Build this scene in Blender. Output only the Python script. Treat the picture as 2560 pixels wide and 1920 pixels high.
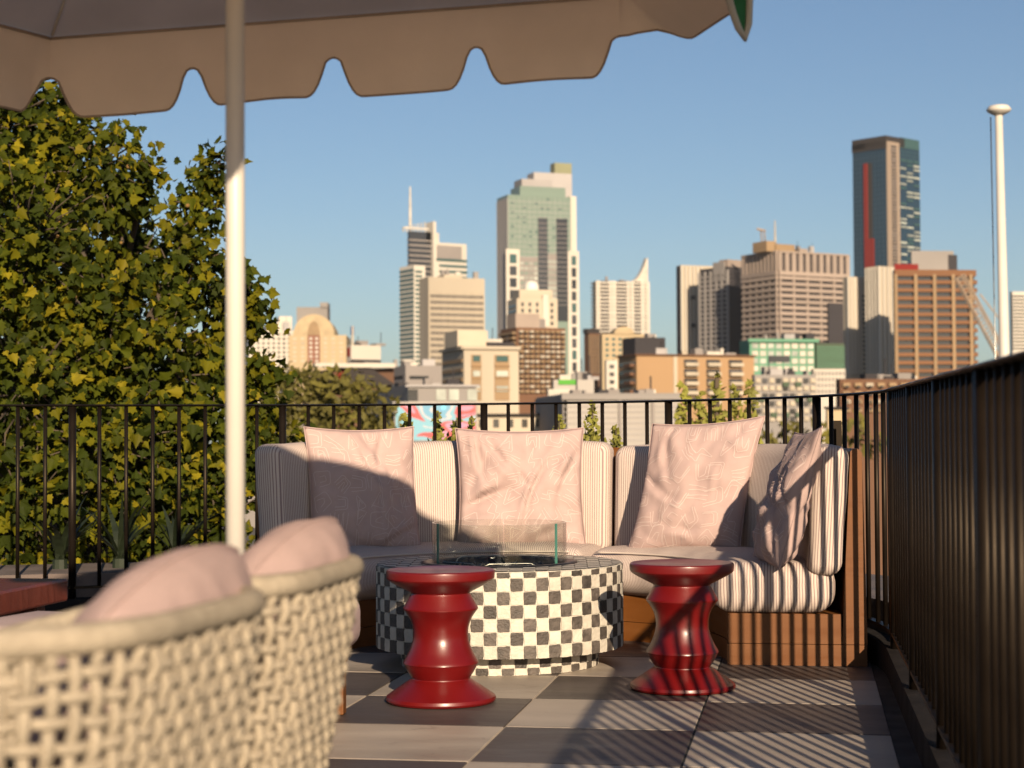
import bpy, bmesh, math, random
from mathutils import Vector, Matrix, noise
random.seed(7)
R_ = math.radians
scene = bpy.context.scene
for o in list(bpy.data.objects): bpy.data.objects.remove(o)
col = scene.collection

# ---------------------------------------------------------------- camera, sky, sun, exposure
YAW, PITCH, ROLL, FPX = -.1659, .0297, -.0054, 4394.0
CAM = Vector((1.5526, -6.7134, .9189))
Fv = Vector((math.sin(YAW)*math.cos(PITCH), math.cos(YAW)*math.cos(PITCH), math.sin(PITCH)))
R0 = Vector((math.cos(YAW), -math.sin(YAW), 0)); U0 = R0.cross(Fv)
Rv = math.cos(ROLL)*R0 + math.sin(ROLL)*U0
Uv = -math.sin(ROLL)*R0 + math.cos(ROLL)*U0
def at(px, py, d): return CAM + d*(Fv + Rv*((px-1280)/FPX) - Uv*((py-960)/FPX))
cd = bpy.data.cameras.new('camera'); cam = bpy.data.objects.new('camera', cd); col.objects.link(cam)
M = Matrix(((Rv.x, Uv.x, -Fv.x), (Rv.y, Uv.y, -Fv.y), (Rv.z, Uv.z, -Fv.z))).to_4x4(); M.translation = CAM
cam.matrix_world = M
cd.sensor_width = 36; cd.lens = FPX/2560*36; cd.clip_start = .05; cd.clip_end = 20000
cd.dof.use_dof = True; cd.dof.focus_distance = 7.0; cd.dof.aperture_fstop = 4.5
scene.camera = cam
SUN_EL, SUN_DIR = R_(19.3), Vector((-.358, .934, 0)).normalized()      # horizontal travel of the light
w = bpy.data.worlds.new('World'); scene.world = w; w.use_nodes = True
nt = w.node_tree; nt.nodes.clear()
sk = nt.nodes.new('ShaderNodeTexSky'); sk.sky_type = 'NISHITA'; sk.sun_disc = False
sk.sun_elevation = SUN_EL; sk.sun_rotation = math.atan2(-SUN_DIR.x, -SUN_DIR.y)
sk.altitude = 50; sk.air_density = 1.0; sk.dust_density = .8; sk.ozone_density = 3.6
bg = nt.nodes.new('ShaderNodeBackground'); bg.inputs['Strength'].default_value = .050
wo = nt.nodes.new('ShaderNodeOutputWorld')
nt.links.new(sk.outputs[0], bg.inputs[0]); nt.links.new(bg.outputs[0], wo.inputs[0])
sd = bpy.data.lights.new('sun', 'SUN'); sd.energy = 5.0; sd.angle = R_(.53); sd.color = (1, .80, .57)
sun = bpy.data.objects.new('sun', sd); col.objects.link(sun)
ldir = Vector((SUN_DIR.x*math.cos(SUN_EL), SUN_DIR.y*math.cos(SUN_EL), -math.sin(SUN_EL)))
sun.rotation_euler = ldir.to_track_quat('-Z', 'Y').to_euler(); sun.location = (6, -20, 10)
scene.view_settings.view_transform = 'Standard'; scene.view_settings.look = 'None'
scene.view_settings.exposure = 0.86; scene.view_settings.gamma = 1.0
scene.view_settings.use_curve_mapping = False
scene.render.engine = 'CYCLES'
scene.cycles.max_bounces = 8; scene.cycles.transparent_max_bounces = 16

# ---------------------------------------------------------------- helpers
def tag(o, label=None, cat=None, group=None, kind=None):
    if label: o['label'] = label
    if cat: o['category'] = cat
    if group: o['group'] = group
    if kind: o['kind'] = kind
    return o
def empty(name, loc=(0, 0, 0), rz=0):
    o = bpy.data.objects.new(name, None); col.objects.link(o); o.location = loc; o.rotation_euler = (0, 0, rz)
    o.empty_display_size = .1
    return o
def link(name, me, parent=None):
    o = bpy.data.objects.new(name, me); col.objects.link(o); o.parent = parent
    return o
def mk(name, vs, fs, mat, parent=None, smooth=False, uv=None, mats=None, mi=None):
    me = bpy.data.meshes.new(name); me.from_pydata([tuple(v) for v in vs], [], fs)
    for m in (mats or [mat]): me.materials.append(m)
    if smooth: me.polygons.foreach_set('use_smooth', [True]*len(me.polygons))
    if mi: me.polygons.foreach_set('material_index', mi)
    if uv:
        l = me.uv_layers.new(name='UVMap'); flat = []
        for p in me.polygons:
            for li, vi in zip(p.loop_indices, p.vertices): flat += list(uv(p.index, vi))
        l.data.foreach_set('uv', flat)
    me.update()
    return link(name, me, parent)
def copy_tree(o, parent=None):
    c = o.copy(); col.objects.link(c); c.parent = parent
    for ch in list(o.children): copy_tree(ch, c)
    return c
class MB:
    def __init__(s): s.v = []; s.f = []
    def box(s, x0, x1, y0, y1, z0, z1, f=None):
        b = len(s.v)
        p = [(x, y, z) for z in (z0, z1) for y in (y0, y1) for x in (x0, x1)]
        s.v += [f(*q) if f else q for q in p]
        s.f += [(b, b+2, b+3, b+1), (b+4, b+5, b+7, b+6), (b, b+1, b+5, b+4), (b+2, b+6, b+7, b+3), (b, b+4, b+6, b+2), (b+1, b+3, b+7, b+5)]
        return s
    def tube(s, pts, r, n=8, cap=True, closed=False):
        pts = [Vector(p) for p in pts]; m = len(pts); b = len(s.v)
        rs = r if isinstance(r, (list, tuple)) else [r]*m
        ref = None
        for i, p in enumerate(pts):
            a, c = pts[max(i-1, 0)], pts[min(i+1, m-1)]
            if closed: a, c = pts[i-1], pts[(i+1) % m]
            t = (c-a).normalized()
            if ref is None: ref = Vector((0, 0, 1)) if abs(t.z) < .9 else Vector((1, 0, 0))
            x = ref.cross(t).normalized(); y = t.cross(x).normalized(); ref = y
            for k in range(n):
                an = 2*math.pi*k/n
                s.v.append(p + (x*math.cos(an) + y*math.sin(an))*rs[i])
        for i in range(m if closed else m-1):
            j = (i+1) % m
            for k in range(n):
                l = (k+1) % n
                s.f.append((b+i*n+k, b+i*n+l, b+j*n+l, b+j*n+k))
        if cap and not closed:
            s.f.append(tuple(b+k for k in range(n))[::-1]); s.f.append(tuple(b+(m-1)*n+k for k in range(n)))
        return s
    def lathe(s, prof, n=48, c=(0, 0)):
        b = len(s.v); m = len(prof)
        for r, z in prof:
            for k in range(n):
                a = 2*math.pi*k/n; s.v.append((c[0]+r*math.cos(a), c[1]+r*math.sin(a), z))
        for i in range(m-1):
            for k in range(n):
                l = (k+1) % n
                s.f.append((b+i*n+k, b+i*n+l, b+(i+1)*n+l, b+(i+1)*n+k))
        if prof[0][0] > 1e-4: s.f.append(tuple(b+k for k in range(n))[::-1])
        if prof[-1][0] > 1e-4: s.f.append(tuple(b+(m-1)*n+k for k in range(n)))
        return s
    def build(s, name, mat, parent=None, smooth=False): return mk(name, s.v, s.f, mat, parent, smooth)
def bevel(o, w, seg=2):
    bm = bmesh.new(); bm.from_mesh(o.data)
    bmesh.ops.bevel(bm, geom=bm.edges[:], offset=w, segments=seg, affect='EDGES', profile=.5)
    bm.to_mesh(o.data); bm.free(); return o
def autosmooth(o, ang=35):
    me = o.data; bm = bmesh.new(); bm.from_mesh(me)
    for f in bm.faces: f.smooth = True
    for e in bm.edges:
        if len(e.link_faces) == 2 and e.calc_face_angle(0) > R_(ang): e.smooth = False
    bm.to_mesh(me); bm.free(); return o

# ---------------------------------------------------------------- materials
MATS = {}
def mat(name, c, rough=.6, var=.12, scale=8, bump=0, bscale=60, spec=.5, metal=0, c2=None, stretch=None, coat=0, trans=0, objrand=0, detail=4, vein=0, grime=0):
    if name in MATS: return MATS[name]
    c = [x*.60 for x in c]; c2 = [x*.60 for x in c2] if c2 else None
    m = bpy.data.materials.new(name); m.use_nodes = True; t = m.node_tree; N = t.nodes; L = t.links
    b = N['Principled BSDF']; b.inputs['Roughness'].default_value = rough; b.inputs['Metallic'].default_value = metal
    b.inputs['Specular IOR Level'].default_value = spec; b.inputs['Coat Weight'].default_value = coat
    b.inputs['Coat Roughness'].default_value = .2
    tc = N.new('ShaderNodeTexCoord'); mp = N.new('ShaderNodeMapping'); L.new(tc.outputs['Object'], mp.inputs[0])
    if stretch: mp.inputs['Scale'].default_value = stretch
    if objrand:
        o2 = N.new('ShaderNodeObjectInfo'); k2 = N.new('ShaderNodeVectorMath'); k2.operation = 'SCALE'; k2.inputs[0].default_value = (37, 53, 71)
        L.new(o2.outputs['Random'], k2.inputs['Scale']); L.new(k2.outputs[0], mp.inputs['Location'])
    n1 = N.new('ShaderNodeTexNoise'); n1.inputs['Scale'].default_value = scale; n1.inputs['Detail'].default_value = detail
    L.new(mp.outputs[0], n1.inputs[0])
    rr = N.new('ShaderNodeMapRange'); rr.inputs['From Min'].default_value = .3; rr.inputs['From Max'].default_value = .7; rr.inputs['To Min'].default_value = rough*.82; rr.inputs['To Max'].default_value = min(1, rough*1.22)
    L.new(n1.outputs[0], rr.inputs[0]); L.new(rr.outputs[0], b.inputs['Roughness'])
    rp = N.new('ShaderNodeValToRGB'); e = rp.color_ramp.elements
    lo = c2 if c2 else [x*(1-var) for x in c]; hi = c if c2 else [min(1, x*(1+var)) for x in c]
    e[0].position, e[1].position = .32, .68
    e[0].color = (*lo, 1); e[1].color = (*hi, 1)
    L.new(n1.outputs[0], rp.inputs[0]); out = rp.outputs[0]
    if objrand:
        oi = N.new('ShaderNodeObjectInfo'); hs = N.new('ShaderNodeHueSaturation')
        ma = N.new('ShaderNodeMapRange'); ma.inputs['To Min'].default_value = 1-objrand; ma.inputs['To Max'].default_value = 1+objrand
        L.new(oi.outputs['Random'], ma.inputs[0]); L.new(ma.outputs[0], hs.inputs['Value']); L.new(out, hs.inputs['Color']); out = hs.outputs[0]
    for amt, sc_, lo_, hi_ in ((vein, 2.2, .0, .010), (grime, 1.1, .30, .62)):
        if not amt: continue
        n3 = N.new('ShaderNodeTexNoise'); n3.inputs['Scale'].default_value = sc_; n3.inputs['Detail'].default_value = 7; n3.inputs['Distortion'].default_value = .6 if sc_ > 2 else 0
        L.new(mp.outputs[0], n3.inputs[0]); src = n3.outputs[0]
        if sc_ > 2:
            a1 = N.new('ShaderNodeMath'); a1.operation = 'SUBTRACT'; a1.inputs[1].default_value = .42; L.new(src, a1.inputs[0]); a2 = N.new('ShaderNodeMath'); a2.operation = 'ABSOLUTE'; L.new(a1.outputs[0], a2.inputs[0]); src = a2.outputs[0]
        r3 = N.new('ShaderNodeMapRange'); r3.inputs['From Min'].default_value = lo_; r3.inputs['From Max'].default_value = hi_; r3.inputs['To Min'].default_value = 1-amt; L.new(src, r3.inputs[0])
        h3 = N.new('ShaderNodeHueSaturation'); L.new(r3.outputs[0], h3.inputs['Value']); L.new(out, h3.inputs['Color']); out = h3.outputs[0]
    L.new(out, b.inputs['Base Color'])
    if bump:
        n2 = N.new('ShaderNodeTexNoise'); n2.inputs['Scale'].default_value = bscale; n2.inputs['Detail'].default_value = 5
        L.new(mp.outputs[0], n2.inputs[0])
        bp = N.new('ShaderNodeBump'); bp.inputs['Strength'].default_value = bump; bp.inputs['Distance'].default_value = .01
        L.new(n2.outputs[0], bp.inputs['Height']); L.new(bp.outputs[0], b.inputs['Normal'])
    if trans:
        tr = N.new('ShaderNodeBsdfTranslucent'); L.new(out, tr.inputs[0]); mx = N.new('ShaderNodeMixShader')
        mx.inputs[0].default_value = trans; L.new(b.outputs[0], mx.inputs[1]); L.new(tr.outputs[0], mx.inputs[2])
        L.new(mx.outputs[0], N['Material Output'].inputs[0])
    MATS[name] = m; return m
def stripe_mat():
    m = mat('striped_fabric', (.8, .7, .6), .9, .05, 300, .25, 700, spec=.2); t = m.node_tree; N = t.nodes; L = t.links
    b = N['Principled BSDF']
    uv = N.new('ShaderNodeUVMap'); sx = N.new('ShaderNodeSeparateXYZ'); L.new(uv.outputs[0], sx.inputs[0])
    mu = N.new('ShaderNodeMath'); mu.operation = 'MULTIPLY'; mu.inputs[1].default_value = 2*math.pi/.0115; L.new(sx.outputs[0], mu.inputs[0])
    si = N.new('ShaderNodeMath'); si.operation = 'SINE'; L.new(mu.outputs[0], si.inputs[0])
    rp = N.new('ShaderNodeValToRGB'); e = rp.color_ramp.elements
    e[0].position = .66; e[0].color = (.49, .41, .355, 1); e[1].position = .82; e[1].color = (.24, .17, .165, 1)
    mr = N.new('ShaderNodeMapRange'); mr.inputs['From Min'].default_value = -1; L.new(si.outputs[0], mr.inputs[0])
    L.new(mr.outputs[0], rp.inputs[0]); L.new(rp.outputs[0], b.inputs['Base Color'])
    return m
def glass_mat():
    m = bpy.data.materials.new('clear_glass'); m.use_nodes = True; t = m.node_tree; N = t.nodes; L = t.links
    N.remove(N['Principled BSDF'])
    tr = N.new('ShaderNodeBsdfTransparent'); tr.inputs[0].default_value = (.93, .945, .93, 1)
    gl = N.new('ShaderNodeBsdfGlossy'); gl.inputs['Roughness'].default_value = .01
    fr = N.new('ShaderNodeFresnel'); ge = N.new('ShaderNodeNewGeometry'); mr = N.new('ShaderNodeMapRange')
    mr.inputs['To Min'].default_value = 1.45; mr.inputs['To Max'].default_value = 1/1.45      # the pane's far face mirrors like its near one
    L.new(ge.outputs['Backfacing'], mr.inputs[0]); L.new(mr.outputs[0], fr.inputs[0]); mx = N.new('ShaderNodeMixShader')
    L.new(fr.outputs[0], mx.inputs[0]); L.new(tr.outputs[0], mx.inputs[1]); L.new(gl.outputs[0], mx.inputs[2])
    L.new(mx.outputs[0], N['Material Output'].inputs[0]); MATS['clear_glass'] = m; return m
def mural_mat():
    m = bpy.data.materials.new('mural_paint'); m.use_nodes = True; t = m.node_tree; N = t.nodes; L = t.links
    b = N['Principled BSDF']; b.inputs['Roughness'].default_value = .8
    tc = N.new('ShaderNodeTexCoord'); n = N.new('ShaderNodeTexNoise'); n.inputs['Scale'].default_value = 1.1; n.inputs['Detail'].default_value = 1.5
    n.inputs['Distortion'].default_value = 1.2
    rp = N.new('ShaderNodeValToRGB'); rp.color_ramp.interpolation = 'CONSTANT'; e = rp.color_ramp.elements
    cols = [(.30, (.13, .28, .4)), (.40, (.38, .37, .39)), (.45, (.16, .33, .41)), (.51, (.38, .08, .08)), (.57, (.4, .2, .28)), (.63, (.2, .17, .33)), (.68, (.42, .32, .33))]
    e[0].color = (.15, .5, .75, 1); e[1].position = .9; e[1].color = (.8, .3, .3, 1)
    for p, c in cols:
        k = rp.color_ramp.elements.new(p); k.color = (*c, 1)
    L.new(tc.outputs['Object'], n.inputs[0]); L.new(n.outputs[0], rp.inputs[0]); L.new(rp.outputs[0], b.inputs['Base Color'])
    return m
STRIPE = stripe_mat(); GLASS = glass_mat(); MURAL = mural_mat()
m_tl = mat('pale_stone_tile', (.62, .53, .44), .5, c2=(.51, .43, .355), scale=3.2, stretch=(.9, 2.6, 1), bump=.15, bscale=40, objrand=.10, spec=.3, detail=8, vein=.22, grime=.28)
m_td = mat('charcoal_stone_tile', (.125, .102, .092), .5, c2=(.085, .070, .064), scale=3.2, stretch=(.9, 2.6, 1), bump=.15, bscale=40, objrand=.15, spec=.35, detail=8, vein=-.35, grime=.3)
m_gr = mat('pale_grout', (.55, .46, .36), .9)
m_bk = mat('black_joint', (.008, .008, .008), .9)
m_iron = mat('bronze_black_metal', (.012, .0085, .0065), .42, .3, 6, spec=.20)
m_iron.node_tree.nodes['Principled BSDF'].inputs['Specular Tint'].default_value = (1, .80, .60, 1)
m_kerb = mat('dark_kerb', (.024, .02, .019), .9, .25, 8, .2, spec=.1)
m_par = mat('terracotta_parapet', (.17, .13, .115), .8, .2, 4, .3)
m_wood = mat('cedar_ply', (.215, .076, .014), .5, c2=(.185, .062, .011), scale=6, stretch=(.5, .5, 3), bump=.05, bscale=30, spec=.35)
m_pink = mat('pink_cotton', (.63, .455, .42), .92, .06, 14, .35, 420, spec=.15)
m_line = mat('cream_print', (.79, .62, .57), .92, .04, 20, spec=.1)
m_red = mat('red_lacquer', (.17, .0048, .005), .36, .10, 5, .03, 200, spec=.4, coat=.1)
m_wt = mat('cream_mosaic', (.76, .69, .58), .55, .10, 30, .35, 90, spec=.35, objrand=.08)
m_bt = mat('charcoal_mosaic', (.115, .095, .082), .55, .35, 40, .5, 120, spec=.35, objrand=.3)
m_wg = mat('white_grout', (.78, .72, .62), .9, .08, 60, .4, 200)
m_blk = mat('black_steel', (.012, .012, .012), .4, .3, 20)
m_lava = mat('black_lava_glass', (.012, .012, .014), .12, .3, 20, spec=.8)
m_wire = mat('bright_wire', (.55, .52, .47), .3, metal=1)
m_ge = mat('green_glass_edge', (.10, .30, .25), .15, .1, 10, spec=.6)
m_rope = mat('tan_rope', (.55, .465, .35), .9, .14, 40, .6, 260, spec=.1)
m_pole = mat('white_powder_coat', (.80, .74, .66), .4, .03, 4)
m_lin = mat('umbrella_lining', (1.25, 1.08, .96), .95, .05, 6, .15, 300, spec=.05, trans=.6)
m_grn = mat('green_canvas', (.06, .26, .12), .9, .12, 30, .2, 300, spec=.1)
m_trim = mat('brown_binding', (.55, .42, .33), .9)
m_wtrim = mat('white_binding', (.75, .74, .7), .9)
m_table = mat('mahogany_stain', (.20, .042, .022), .42, c2=(.13, .026, .014), scale=5, stretch=(1, 9, 1), bump=.05)
m_seat = mat('blush_canvas', (.70, .53, .50), .95, .04, 10, .2, 400, spec=.1)
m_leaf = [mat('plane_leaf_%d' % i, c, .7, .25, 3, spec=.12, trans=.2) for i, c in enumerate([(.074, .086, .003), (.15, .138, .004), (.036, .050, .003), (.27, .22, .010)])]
m_bark = mat('bark', (.10, .072, .045), .9, .3, 10, .6, 30)
m_seed = mat('seed_ball', (.25, .14, .03), .9)
m_far = mat('far_foliage', (.15, .13, .016), .8, .35, 1.5, trans=.15)
m_con = mat('conifer_foliage', (.30, .29, .045), .8, .35, 6, trans=.15)
m_strap = mat('strap_leaf', (.02, .03, .012), .5, .25, 8, trans=.1)

# ---------------------------------------------------------------- fence path (straight left run, rounded corner, straight right run)
FX, FYB, FR, FPH = 1.88, 2.4, 2.3, R_(25)
FC = Vector((FX-FR, FYB-FR, 0))
def fpos(h, r=FR): return FC + Vector((-math.sin(h), math.cos(h), 0))*r
T_ARC = FR*(FPH + math.pi/2)
def path(t, off=0):          # t = 0 where the corner starts; t grows clockwise; off > 0 is outwards
    if t < 0:
        p = fpos(FPH); n = Vector((-math.sin(FPH), math.cos(FPH), 0)); return p + Vector((math.cos(FPH), math.sin(FPH), 0))*t + n*off
    if t < T_ARC:
        return fpos(FPH - t/FR, FR+off)
    return FC + Vector((FR+off+.008*(t-T_ARC), -(t-T_ARC), 0))
def rail_drop(t): return -.011*max(0, t-T_ARC)
T0, T1 = -4.6, T_ARC + 9.0
def psamples(a, b):
    ts = [a]; 
    if a < 0 < b: ts.append(0)
    n = 40; ts += [T_ARC*i/n for i in range(1, n+1) if a < T_ARC*i/n < b]; ts.append(b)
    return ts
def sweep(name, off0, off1, z0, z1, mt, parent=None, a=T0, b=T1):
    vs, fs = [], []; ts = psamples(a, b)
    for t in ts:
        p, q = path(t, off0), path(t, off1)
        vs += [(p.x, p.y, z0), (q.x, q.y, z0), (q.x, q.y, z1), (p.x, p.y, z1)]
    for i in range(len(ts)-1):
        for k in range(4):
            l = (k+1) % 4; fs.append((4*i+k, 4*i+4+k, 4*i+4+l, 4*i+l))
    n = 4*(len(ts)-1); fs += [(0, 1, 2, 3), (n+3, n+2, n+1, n)]
    return mk(name, vs, fs, mt, parent)

# ---------------------------------------------------------------- setting: ground, terrace
tag(mk('ground', [(-2600, -120, -16), (2600, -120, -16), (2600, 3000, -16), (-2600, 3000, -16)], [(0, 1, 2, 3)], mat('street_ground', (.12, .11, .10), .9, .4, .02)), kind='structure')
floor = empty('terrace_floor'); floor['kind'] = 'structure'
outline = [path(t, -.05) for t in psamples(T0, T1)] + [Vector((-4.5, -9, 0)), Vector((-5, 0, 0))]
n = len(outline)
mk('grout_bed', [(p.x, p.y, -.005) for p in outline] + [(p.x, p.y, -.4) for p in outline],
   [tuple(range(n))[::-1], tuple(range(n, 2*n))] + [(i, (i+1) % n, n+(i+1) % n, n+i) for i in range(n)], m_gr, floor)
def tile_mesh(mt, nm):
    o = MB().box(-.2963, .2963, -.2963, .2963, -.02, 0).build(nm, mt); bevel(o, .0015, 1)
    me = o.data; bpy.data.objects.remove(o); return me
TL, TD = tile_mesh(m_tl, 'tile_pale'), tile_mesh(m_td, 'tile_dark')
for i in range(-6, 4):
    for j in range(-14, 4):
        x, y = i*.6+.3, j*.6+.3
        if x > 1.9 or (x > FC.x and y > FC.y and math.hypot(x-FC.x, y-FC.y) > FR-.1) or y > 1.75+.47*(x+.2): continue
        o = link('floor_tile', TD if (i+j) % 2 == 0 else TL, floor)
        o.location = (x, y, random.uniform(-.0008, .0008)); o.rotation_euler = (random.uniform(-.0008, .0008), random.uniform(-.0008, .0008), random.choice((0, math.pi)))
mk('expansion_joint', [(1.1965, -8.5, -.002), (1.2045, -8.5, -.002), (1.2045, 1.2, -.002), (1.1965, 1.2, -.002)], [(0, 1, 2, 3)], m_bk, floor)
mk('building_mass', [(p.x, p.y, -.4) for p in outline] + [(p.x, p.y, -16) for p in outline],
   [(i, (i+1) % n, n+(i+1) % n, n+i) for i in range(n)], mat('render_wall', (.5, .42, .35), .9, .1, .5), floor)

# fence
fence = empty('metal_fence', path(0)); fence.location = (0, 0, 0)
tag(fence, 'black metal terrace railing of round vertical bars curving round the corner', 'railing')
sweep('kerb_gap_strip', -.13, -.034, -.03, -.003, m_bk, floor)  # black strip added to darken the gap between tiles and kerb
sweep('kerb', -.034, .06, -.02, .10, m_kerb, fence)
vs, fs = [], []; ts = psamples(T0, T1); prof = [(.028*math.cos(a), .0062*math.sin(a)) for a in [R_(360*k/16) for k in range(16)]]
for t in ts:
    for u, z in prof:
        p = path(t, u); vs.append((p.x, p.y, 1.089+z+rail_drop(t)))
m_ = len(prof)
for i in range(len(ts)-1): fs += [(i*m_+k, (i+1)*m_+k, (i+1)*m_+(k+1) % m_, i*m_+(k+1) % m_) for k in range(m_)]
fs += [tuple(range(m_)), tuple((len(ts)-1)*m_+k for k in range(m_))[::-1]]
autosmooth(mk('top_rail', vs, fs, m_iron, fence), 50)
sweep('bottom_rail', -.016, .016, .15, .162, m_iron, fence)
SP = .135
# anchor: the bar that stands where the photograph's fourth post is
best = min((abs((lambda p: (p-CAM).dot(Rv)/(p-CAM).dot(Fv))(path(t)+Vector((0, 0, 1))) - (1672-1280)/FPX), t) for t in [k*.004 for k in range(-200, 900)])[1]
barm = MB().lathe([(.0100, .16), (.0100, 1.083)], 12).build('b', m_iron, smooth=True).data
posm = MB().lathe([(.0195, .10), (.0195, 1.083)], 16).build('p', m_iron, smooth=True).data
for nm in ('b', 'p'): bpy.data.objects.remove(bpy.data.objects[nm])
k = math.ceil((T0-best)/SP)
while best + k*SP < T1:
    p = path(best + k*SP); post = k % 8 == 0
    o = link('post' if post else 'baluster', posm if post else barm, fence); o.location = p; o.scale.z = 1 + rail_drop(best+k*SP)/1.083
    if post:
        if k in (0, 8):
            q = path(best+k*SP+.07, .06); b = MB().box(-.02, .02, -.006, .006, .1, .98).build('brace_post', m_iron, fence); b.location = q
            b = MB().box(-.012, .012, -.006, .006, .1, .955).build('brace_post', m_iron, fence); b.location = path(best+k*SP+.11, .05)
    k += 1
par = sweep('parapet',  .10, .85, -.5, .22, m_par, None, T0, T_ARC)
tag(par, 'low terracotta coloured planter ledge running outside the railing on the left', 'parapet')

# ---------------------------------------------------------------- curved sofa in two modules
SC = Vector((.38, .40, 0))
def arcpt(r, a, z): return Vector((SC.x + r*math.cos(a), SC.y + r*math.sin(a), z))
def arc_cushion(name, r0, r1, z0, z1, a0, a1, rc, mt, parent, lean=0, puff=.012, seed=0, wr=.004):
    rm = (r0+r1)/2; tot = (a1-a0)*rm; n = max(12, int(tot/.025)); cap = 6
    st = []
    for i in range(cap+1):
        th = i/cap*math.pi/2; st.append((rc*(1-math.sin(th)) if False else rc*(1-math.cos(math.pi/2-th)), rc*(1-math.sin(math.pi/2-th))))
    # st: (distance from the end, inset of the section)
    st = [(rc*(1-math.cos(th)), rc*(1-math.sin(th))) for th in [i/cap*math.pi/2 for i in range(cap+1)]]
    stations = [(d, ins) for d, ins in st] + [(rc+(tot-2*rc)*i/n, 0) for i in range(1, n)] + [(tot-d, ins) for d, ins in st[::-1]]
    def section(ins):
        h0, h1, v0, v1 = r0+ins, r1-ins, z0+ins, z1-ins; c = max(rc-ins, .0015); pts = []
        def edge(p, q, m):
            for i in range(m): f = i/m; pts.append((p[0]+(q[0]-p[0])*f, p[1]+(q[1]-p[1])*f))
        def corner(cx, cy, a):
            for i in range(5): t = a+i/5*math.pi/2; pts.append((cx+c*math.cos(t), cy+c*math.sin(t)))
        corner(h0+c, v0+c, math.pi); edge((h0+c, v0), (h1-c, v0), 5)
        corner(h1-c, v0+c, -math.pi/2); edge((h1, v0+c), (h1, v1-c), 6)
        corner(h1-c, v1-c, 0); edge((h1-c, v1), (h0+c, v1), 5)
        corner(h0+c, v1-c, math.pi/2); edge((h0, v1-c), (h0, v0+c), 6)
        return pts
    vs, us = [], []; m = len(section(0))
    for d, ins in stations:
        a = a0 + d/rm; s = min(1, d/.25, (tot-d)/.25)
        for r, z in section(ins):
            fr, fz = (r-r0)/(r1-r0)*2-1, (z-z0)/(z1-z0)*2-1
            pf = puff*max(0, s)
            wv = noise.noise(Vector((a*rm*7+seed, z*9, r*9)))*wr + noise.noise(Vector((a*rm*2+seed, z*3, 4)))*wr*1.6
            rr = r + (pf*(1-fz*fz)+wv)*(1 if fr > .5 else -1 if fr < -.5 else 0)
            zz = z + (pf*(1-fr*fr)+wv)*(1 if fz > .5 else -.3 if fz < -.5 else 0)
            vs.append(arcpt(rr + lean*(z-z0), a, zz)); us.append((a*rm, r, z))
    fs = []; ns = len(stations)
    for i in range(ns-1):
        for k in range(m):
            l = (k+1) % m; fs.append((i*m+k, i*m+l, (i+1)*m+l, (i+1)*m+k))
    nb = len(fs)
    for e, base in ((0, 0), (1, (ns-1)*m)):
        # flat end: rows of quads between the lower and the upper half of the loop, by fan from the middle
        cen = sum((vs[base+k] for k in range(m)), Vector())/m; vs.append(cen); ci = len(vs)-1
        us.append((us[base][0], rm, (z0+z1)/2))
        for k in range(m):
            l = (k+1) % m; fs.append((ci, base+l, base+k) if e == 0 else (ci, base+k, base+l))
    s_end = a0*rm
    def uv(pi, vi):
        s, r, z = us[vi]
        if pi >= nb or pi//m < cap-1 or pi//m > ns-1-cap: return (s_end + (r-r0), z)
        return (s, z + r)
    o = mk(name, vs, fs, mt, parent, True, uv)
    return o
def piping(parent, r, z, a0, a1, mt, rad=.0045, lean=0):
    n = 40; MB().tube([arcpt(r+lean, a0+(a1-a0)*i/n, z) for i in range(n+1)], rad, 6).build('piping', mt, parent, True)
def arc_block(name, prof, a0, a1, mt, parent, n=36, bev=0):
    """closed (r, z) profile swept about the sofa's centre"""
    vs, fs = [], []; m = len(prof)
    for i in range(n+1):
        a = a0+(a1-a0)*i/n
        for r, z in prof: vs.append(arcpt(r, a, z))
    for i in range(n):
        for k in range(m):
            l = (k+1) % m; fs.append((i*m+k, i*m+l, (i+1)*m+l, (i+1)*m+k))
    fs += [tuple(range(m))[::-1], tuple(n*m+k for k in range(m))]
    return autosmooth(mk(name, vs, fs, mt, parent), 30)
def sofa(a0, a1, ztop, label, seed):
    s = empty('curved_sofa'); s.location = (0, 0, 0)
    tag(s, label, 'sofa', 'two curved sofa sections round the fire pit')
    e = .004
    arc_block('base', [(.85, .0), (1.40, .0), (1.40, .084), (.85, .084)], a0+e, a1-e, m_wood, s)
    arc_block('seat_frame', [(.853, .0865), (1.30, .0865), (1.30, .205), (.853, .205)], a0+e, a1-e, m_wood, s)
    arc_block('backboard', [(1.303, .0865), (1.402, .0865), (1.388, .845), (1.372, .862), (1.352, .862), (1.343, .85)], a0+e, a1-e if a0 < .1 else a1-.10, m_wood, s)
    c = arc_cushion('seat_cushion', .795, 1.27, .207, .405, a0-.03 if a0 < .1 else a0+.006, a1-.006, .072, STRIPE, s, 0, .026, seed, .006)
    piping(c, .801, .395, a0+.08, a1-.08, STRIPE); 
    c = arc_cushion('back_cushion', 1.165, 1.305, .36, ztop, a0-.05 if a0 < .1 else a0+.008, a1-.008, .05, STRIPE, s, .06, .010, seed+9)
    return s
sofa(R_(0), R_(77.5), .868, 'right curved sofa section with cedar frame and striped cushions beside the dark railing', 1)
sofa(R_(77.8), R_(162.5), .888, 'left curved sofa section with striped cushions behind the tiled fire pit', 5)

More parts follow.
